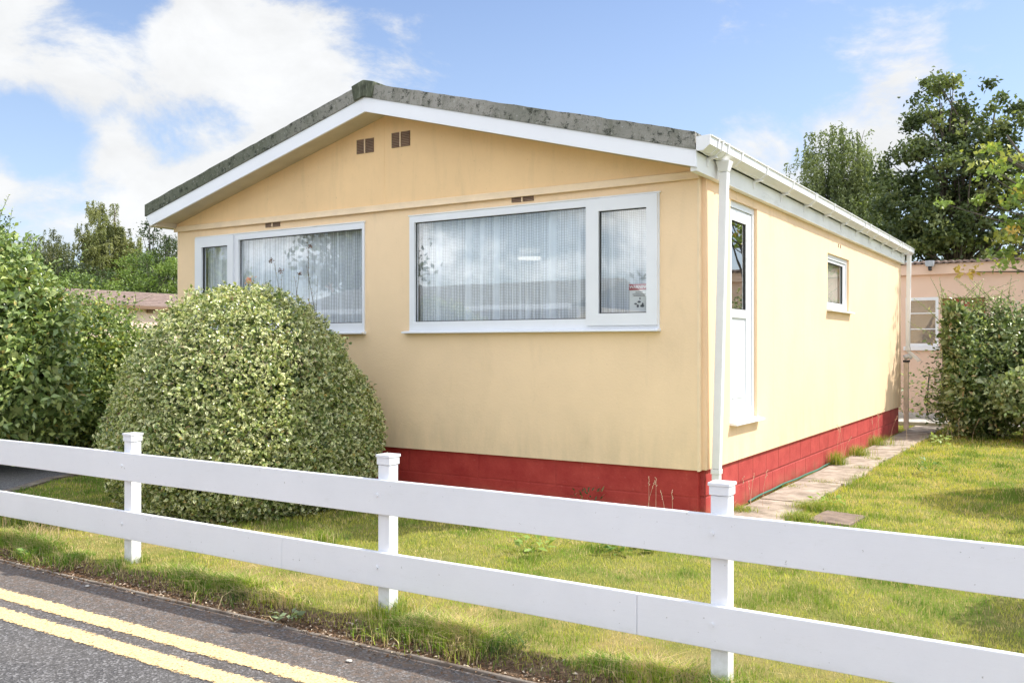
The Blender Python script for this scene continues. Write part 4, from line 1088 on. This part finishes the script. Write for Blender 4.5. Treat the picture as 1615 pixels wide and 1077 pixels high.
# left background
ol = ((2, (.22, .24, .08)), (2, (.30, .31, .12)), (1, (.12, .14, .05)))
gb = 'trees far behind at the left'
tree('birch_tree', (-52.0, 28.9, 0), 'tallest olive green birch in the left background', 'tree',
     [(-52.2, 28.6, 9.6, 1.3, 1.3, 1.9), (-51.8, 28.9, 8.0, 2.0, 2.0, 1.8), (-50.8, 29.5, 6.6, 2.3, 2.3, 1.8), (-52.6, 28.3, 6.3, 1.8, 1.8, 1.6), (-49.6, 30.2, 5.8, 1.5, 1.5, 1.2)], 300, 220, .6, .15, .065, ol, 205, .2, droop=.8, group=gb)
tree('birch_tree', (-52.6, 25.3, 0), 'paler drooping birch left of the tallest one in the left background', 'tree',
     [(-52.8, 25.4, 7.2, 1.5, 1.5, 1.7), (-52.4, 25.6, 5.4, 2.1, 2.1, 1.6)], 150, 180, .55, .15, .065, ((1, (.19, .21, .09)), (1, (.13, .15, .06))), 206, .15, droop=.8, group=gb)
tree('weeping_tree', (-40.1, 24.5, 0), 'dark weeping tree showing beside the left corner of the eaves', 'tree',
     [(-40.4, 24.2, 6.9, .9, .9, 1.2), (-39.2, 24.9, 6.6, 1.2, 1.2, 1.4), (-40.2, 24.4, 5.6, 1.6, 1.6, 1.2)], 100, 100, .45, .15, .06, ((2, (.06, .09, .03)), (1, (.12, .15, .05))), 207, .14, droop=1.3, group=gb)
tree('dark_tree', (-37.9, 12.6, 0), 'dark rounded tree behind the top of the near left shrub', 'tree',
     [(-37.9, 12.4, 6.3, 1.7, 1.7, 1.5), (-37.0, 13.0, 4.8, 2.0, 2.0, 1.4)], 110, 100, .5, .14, .09, dk, 208, .14, group=gb)
tree('dark_tree', (-47.0, 22.5, 0), 'low dark tree mass under the birches in the left background', 'tree',
     [(-47.2, 22.0, 5.4, 1.8, 1.8, 1.2), (-46.2, 23.4, 5.0, 1.9, 1.9, 1.2), (-47.8, 20.9, 5.6, 1.6, 1.6, 1.2)], 110, 90, .55, .16, .10, ((2, (.06, .08, .035)), (1, (.12, .12, .05))), 209, .14, group=gb)
tree('small_tree', (-43.3, 26.0, 0), 'sparse little dark tree top between the birch and the weeping tree', 'tree',
     [(-43.6, 26.0, 8.2, .7, .7, .9), (-43.3, 26.0, 6.6, .9, .9, 1.0)], 26, 90, .4, .15, .09, dk, 210, .12, group=gb)
tree('small_tree', (-10.9, 32.8, 0), 'dark twig tips of a tree just showing above the middle of the gutter', 'tree',
     [(-10.9, 32.8, 8.6, .5, .5, .55), (-10.9, 32.8, 7.2, .9, .9, .9)], 16, 50, .25, .11, .07, dk, 211, .1)
gs = ((2, (.17, .25, .06)), (2, (.25, .34, .09)), (1, (.10, .15, .05)))
for k, (x, y, zt, rr_, lab, cl) in enumerate(((-34.9, 17.2, 5.3, 1.7, 'leftmost of three rounded green bushes behind the tiled roof', gs), (-33.6, 18.9, 5.75, 1.7, 'middle rounded green bush behind the tiled roof, the tallest of three', gs), (-31.9, 20.4, 5.6, 1.8, 'rounded green bush behind the tiled roof next to the house corner', gs))):
    tree('round_bush', (x, y, 0), lab, 'bush', [(x, y, zt-1.2, rr_, rr_, 1.2), (x+.3, y, 2.6, rr_*1.1, rr_*1.1, 1.7)], 80, 110, .42, .13, .075, cl, 220+k, .08, group='rounded bushes behind the tiled roof')

# ================================================================== NEIGHBOURING BUILDINGS
pb = empty('pink_bungalow', (4, 18, 0), 'low pink rendered bungalow with brown corrugated roof edge behind the hedge', 'bungalow')
holed_slab(-7, 16, -.1, 3.2, [(-.66, .03, 1.53, 2.65), (.10, .98, .05, 2.62)], 15.0, 15.2, 'y').build('wall', M['pink'], pb)
MB().box(-7, 16, 21.8, 22, -.1, 3.2).box(-7, -6.8, 15.21, 21.79, -.1, 3.2).box(15.8, 16, 15.21, 21.79, -.1, 3.2).build('rear_walls', M['pink'], pb)
MB().box(-7.05, 16.05, 14.90, 14.997, 3.16, 3.40).build('fascia_band', M['pink'], pb, bevel=.01)
n = 460; up = []; lo = []
for i in range(n+1):
    x = -7.1 + 23.2*i/n; up.append((x, 3.455 + .022*math.cos(2*math.pi*x/.146))); lo.append((x, 3.425 + .022*math.cos(2*math.pi*x/.146)))
m = MB(); nn = n+1
vs = [(x, 14.84, z) for x, z in up] + [(x, 14.84, z-.02) for x, z in lo] + [(x, 22.2, z+.35) for x, z in up]
fs = [(i, i+1, nn+i+1, nn+i) for i in range(n)] + [(i, i+1, 2*nn+i+1, 2*nn+i) for i in range(n)]
m.add(vs, fs).build('roof', M['tile'], pb)
fr = holed_slab(-.66, .03, 1.53, 2.65, [(-.60, -.03, 1.60, 1.915), (-.60, -.03, 1.94, 2.275), (-.60, -.03, 2.30, 2.58)], 14.985, 15.06, 'y').build('window', M['upvc'], pb, bevel=.005)
MB().box(-.60, -.03, 15.03, 15.035, 1.6, 2.58).build('glass', M['glass'], fr)
MB().box(-.70, .07, 14.93, 15.0, 1.44, 1.527).build('sill', M['upvc'], fr, bevel=.005)
dd = MB().box(.12, .96, 15.08, 15.13, .06, 2.61).build('door', M['door_red'], pb)
MB().box(.25, .83, 15.06, 15.079, 1.4, 2.4).build('glass', M['glass'], dd)
sl_ = MB().prism([(-.215, 3.46), (-.03, 3.46), (-.035, 3.38), (-.05, 3.33), (-.195, 3.33), (-.212, 3.38)], 'y', 14.70, 14.86).build('security_light', M['grey_plastic'], pb, bevel=.01)
MB().tube([(-.12, 14.78, 3.33), (-.11, 14.74, 3.25)], .04, 8).build('sensor', M['black'], sl_)
o = MB().box(-.59, -.04, 15.10, 15.105, 1.6, 2.6).build('net_curtain', simple('grey patterned net', (.22, .21, .21), .9, .5, 40), None)
tag(o, 'grey patterned net curtain inside the pink bungalow window', 'net curtain')

lb = empty('brown_roof_bungalow', (-28.5, 17, 0), 'distant pale pink bungalow with a brown tiled roof at the left', 'bungalow')
holed_slab(5, 30, -.1, 2.95, [(10.55, 11.55, 2.15, 2.95)], -26.0, -26.2, 'x').build('wall', M['pink_pale'], lb)
MB().box(-31.2, -31, 5, 30, -.1, 3.1).box(-30.99, -26.21, 5, 5.2, -.1, 3.1).box(-30.99, -26.21, 29.8, 30, -.1, 3.1).build('rear_walls', M['pink_pale'], lb)
m = MB()
for q in range(9):                                  # courses of tiles, each lapping the one below
    a = q/9; b = (q+1)/9
    xa, xb = -25.75 + (-2.75)*a, -25.75 + (-2.75)*b; za, zb = 2.98 + .66*a, 2.98 + .66*b
    m.add([(xa, 4.8, za+.035), (xa, 30.2, za+.035), (xb, 30.2, zb+.0), (xb, 4.8, zb+.0), (xa, 4.8, za-.03), (xa, 30.2, za-.03)], [(0, 1, 2, 3), (0, 4, 5, 1)])
m.add([(-28.5, 4.8, 3.64), (-28.5, 30.2, 3.64), (-31.3, 30.2, 2.96), (-31.3, 4.8, 2.96)], [(0, 1, 2, 3)])
m.build('roof', M['tile'], lb)
MB().box(-25.78, -25.70, 4.8, 30.2, 2.86, 2.965).build('gutter', M['brown_vent'], lb)
wf = holed_slab(10.55, 11.55, 2.15, 2.95, [(10.62, 11.48, 2.22, 2.88)], -25.95, -26.1, 'x').build('window', M['white_van'], lb)
MB().box(-26.05, -26.04, 10.62, 11.48, 2.22, 2.88).build('pane', M['white_van'], wf)
for y in (13.2, 15.0): MB().box(-25.99, -25.9, y, y+.3, 2.74, 2.9).build('bracket', M['brown_vent'], lb)

M['tile_grey'] = simple('grey brown roof covering', (.17, .15, .13), .9, .2, 5)
# homes across the road, seen in the window reflections
for k, (x0, x1, yf, nm, col_) in enumerate(((-20.5, -9.5, -15.0, 'cream park home across the road, farther from the camera', (.7, .6, .42)), (-6.8, 1.5, -15.5, 'cream park home across the road, nearer the camera', (.72, .66, .55)))):
    e = empty('park_home', ((x0+x1)/2, yf-3, 0), nm, 'park home', 'park homes across the road')
    mw = simple('opposite wall paint', col_, .8, .06)
    c = (x0+x1)/2
    wins = [(x0+1.0, x0+3.2, 1.2, 2.3), (c-.45, c+.45, .4, 2.35), (x1-3.4, x1-1.0, 1.2, 2.3)]
    holed_slab(x0, x1, -.1, 2.7, wins, yf, yf-.15, 'y').build('wall', mw, e)
    MB().box(x0, x1, yf-6.2, yf-6.05, -.1, 2.7).box(x0, x0+.15, yf-6.04, yf-.16, -.1, 2.7).box(x1-.15, x1, yf-6.04, yf-.16, -.1, 2.7).build('rear_walls', mw, e)
    MB().prism([(yf+.35, 2.62), (yf-3.1, 3.55), (yf-6.5, 2.62), (yf-6.5, 2.72), (yf-3.1, 3.66), (yf+.35, 2.72)], 'x', x0-.25, x1+.25).build('roof', M['tile_grey'], e)
    MB().box(x0-.25, x1+.25, yf+.352, yf+.40, 2.58, 2.73).build('fascia', M['fascia_white'], e)
    for wn in wins:
        f = holed_slab(*wn, [(wn[0]+.07, wn[1]-.07, wn[2]+.07, wn[3]-.07)], yf+.01, yf-.06, 'y').build('window', M['upvc'], e)
        MB().box(wn[0]+.07, wn[1]-.07, yf-.04, yf-.03, wn[2]+.07, wn[3]-.07).build('glass', M['glass'], f)
for k, (x, y, zt, lab) in enumerate(((-24, -22, 8.2, 'tree behind the farther park home across the road'), (-8, -24, 7.4, 'tree behind the gap between the park homes across the road'), (3.5, -23, 6.4, 'tree behind the nearer park home across the road'), (-31, -15, 7, 'tree beyond the left end of the row across the road'))):
    tree('street_tree', (x, y, 0), lab, 'tree', [(x, y, zt-2, 2.2, 2.2, 2.0), (x+.5, y, zt-3.2, 2.6, 2.4, 1.4)], 60, 60, .7, .3, .18, dk, 240+k, .2, group='trees across the road')

CLOUDS = [(-60.5, 17.0, 6.4, .36), (-51.0, 17.6, 4.6, .34), (-46.2, 16.4, 4.4, .36), (-53.5, 13.6, 3.2, .26), (-45.4, 11.0, 5.6, .34), (-53.0, 8.6, 6.4, .38), (-61, 7.0, 5.3, .36),
          (-39.8, 9.6, 6.5, .30), (-11.5, 11.4, 3.8, .30), (-17.0, 10.6, 4.0, .24), (-10.2, 16.2, 3.0, .20), (-37.0, 16.5, 3.4, .17), (-24, 13, 4, .10), (-63, 13, 3, .2)]
GAPS = [(-59.9, 11.6, 2.6, .26), (-53.0, 12.2, 2.0, .2), (-50, 13.5, 1.8, .14), (-30, 18, 6, .12), (-56.2, 20.5, 2.8, .24)]
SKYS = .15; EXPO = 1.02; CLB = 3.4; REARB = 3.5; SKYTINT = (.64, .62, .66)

# ================================================================== CAMERA, LIGHT, SKY
cam = bpy.data.cameras.new('camera'); co = bpy.data.objects.new('camera', cam); COL.objects.link(co)
co.location = (2.848, -7.547, 1.55); co.rotation_euler = (R(90), 0, R(32.314))
cam.lens = 31.876; cam.sensor_width = 36; cam.shift_y = .00402; cam.clip_start = .05; cam.clip_end = 2000
scene.camera = co
EL, AZ = 49.8, 50.3            # sun elevation, azimuth clockwise from +Y
sd = Vector((math.sin(R(AZ))*math.cos(R(EL)), math.cos(R(AZ))*math.cos(R(EL)), math.sin(R(EL))))
sl = bpy.data.lights.new('sun', 'SUN'); sl.energy = 3.1; sl.angle = R(.55); sl.color = (1, .95, .86)
so = bpy.data.objects.new('sun', sl); COL.objects.link(so); so.rotation_euler = sd.to_track_quat('Z', 'Y').to_euler()
w = bpy.data.worlds.new('World'); scene.world = w; w.use_nodes = True
nt = w.node_tree; nt.nodes.clear()
out = nt.nodes.new('ShaderNodeOutputWorld'); bg = nt.nodes.new('ShaderNodeBackground')
sky = nt.nodes.new('ShaderNodeTexSky'); sky.sky_type = 'NISHITA'; sky.sun_disc = False
sky.sun_elevation = R(EL); sky.sun_rotation = R(AZ); sky.air_density = 1.0; sky.dust_density = .6; sky.ozone_density = 1.2
tc = nt.nodes.new('ShaderNodeTexCoord'); D = tc.outputs['Generated']
nrm = N(nt, 'ShaderNodeVectorMath', operation='NORMALIZE'); lk(nt, D, nrm.inputs[0]); D = nrm.outputs[0]
sep = N(nt, 'ShaderNodeSeparateXYZ'); lk(nt, D, sep.inputs[0])
n1 = noise(nt, D, 5.5, 10, .64, (1, 1, 1.7), .35)
n2 = noise(nt, D, 13, 8, .65, (1, 1, 1.5), .4)
bias = None
# cloud banks: azimuth, elevation, angular radius (degrees), weight
for az, el, r, wt in CLOUDS:
    v = (math.sin(R(az))*math.cos(R(el)), math.cos(R(az))*math.cos(R(el)), math.sin(R(el)))
    d = N(nt, 'ShaderNodeVectorMath', operation='DOT_PRODUCT'); lk(nt, D, d.inputs[0]); d.inputs[1].default_value = v
    b = ramp(nt, d.outputs['Value'], math.cos(R(r*1.25)), math.cos(R(r*.35)), 0, wt)
    if wt > 0: bias = b if bias is None else math_(nt, 'MAXIMUM', bias, b)
neg = None
for az, el, r, wt in GAPS:
    v = (math.sin(R(az))*math.cos(R(el)), math.cos(R(az))*math.cos(R(el)), math.sin(R(el)))
    d = N(nt, 'ShaderNodeVectorMath', operation='DOT_PRODUCT'); lk(nt, D, d.inputs[0]); d.inputs[1].default_value = v
    b = ramp(nt, d.outputs['Value'], math.cos(R(r*1.3)), math.cos(R(r*.3)), 0, wt)
    neg = b if neg is None else math_(nt, 'MAXIMUM', neg, b)
low = ramp(nt, sep.outputs[2], .16, .0, 0, .30)
# elsewhere in the sky (behind the camera, overhead) loose cumulus
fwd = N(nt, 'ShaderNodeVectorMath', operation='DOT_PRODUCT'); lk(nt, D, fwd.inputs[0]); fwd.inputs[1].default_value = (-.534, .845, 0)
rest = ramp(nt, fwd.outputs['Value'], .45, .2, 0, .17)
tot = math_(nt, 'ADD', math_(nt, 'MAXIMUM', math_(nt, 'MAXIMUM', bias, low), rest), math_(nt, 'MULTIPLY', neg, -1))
n1 = math_(nt, 'MULTIPLY_ADD', n1, 1.75, -.375)
dens = math_(nt, 'ADD', math_(nt, 'ADD', math_(nt, 'MULTIPLY', n1, .75), math_(nt, 'MULTIPLY', n2, .25)), tot)
mask = ramp(nt, dens, .60, .82, 0, 1)
m_ = N(nt, 'ShaderNodeMapRange'); m_.interpolation_type = 'SMOOTHSTEP'; lk(nt, dens, m_.inputs[0]); m_.inputs[1].default_value = .56; m_.inputs[2].default_value = .86; mask = m_.outputs[0]
shade = ramp(nt, math_(nt, 'ADD', math_(nt, 'MULTIPLY', noise(nt, D, 7, 8, .62, (1, 1, 1.8), .3), .7), math_(nt, 'MULTIPLY', mask, .12)), .35, .60, .86, 1.02)
shade = math_(nt, 'MULTIPLY', shade, ramp(nt, fwd.outputs['Value'], .45, .1, 1.0, REARB))   # unseen clouds behind the camera brightened as added fill for shaded fronts
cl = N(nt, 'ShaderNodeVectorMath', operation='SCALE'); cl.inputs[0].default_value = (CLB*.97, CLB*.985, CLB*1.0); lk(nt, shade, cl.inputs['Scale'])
skc = mixc(nt, 1.0, sky.outputs[0], SKYTINT, 'MULTIPLY')
# pale haze band low in the sky
hz = ramp(nt, sep.outputs[2], .40, .0, 0, .5)
skc = mixc(nt, hz, skc, (CLB*.62, CLB*.78, CLB*.97))
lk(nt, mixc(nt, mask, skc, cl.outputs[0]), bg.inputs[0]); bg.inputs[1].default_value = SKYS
lk(nt, bg.outputs[0], out.inputs[0])
scene.view_settings.view_transform = 'Standard'; scene.view_settings.look = 'None'
scene.view_settings.exposure = EXPO; scene.view_settings.gamma = 1
scene.render.engine = 'CYCLES'
scene.cycles.transparent_max_bounces = 24; scene.cycles.max_bounces = 8
scene.render.resolution_x = 1024; scene.render.resolution_y = 682
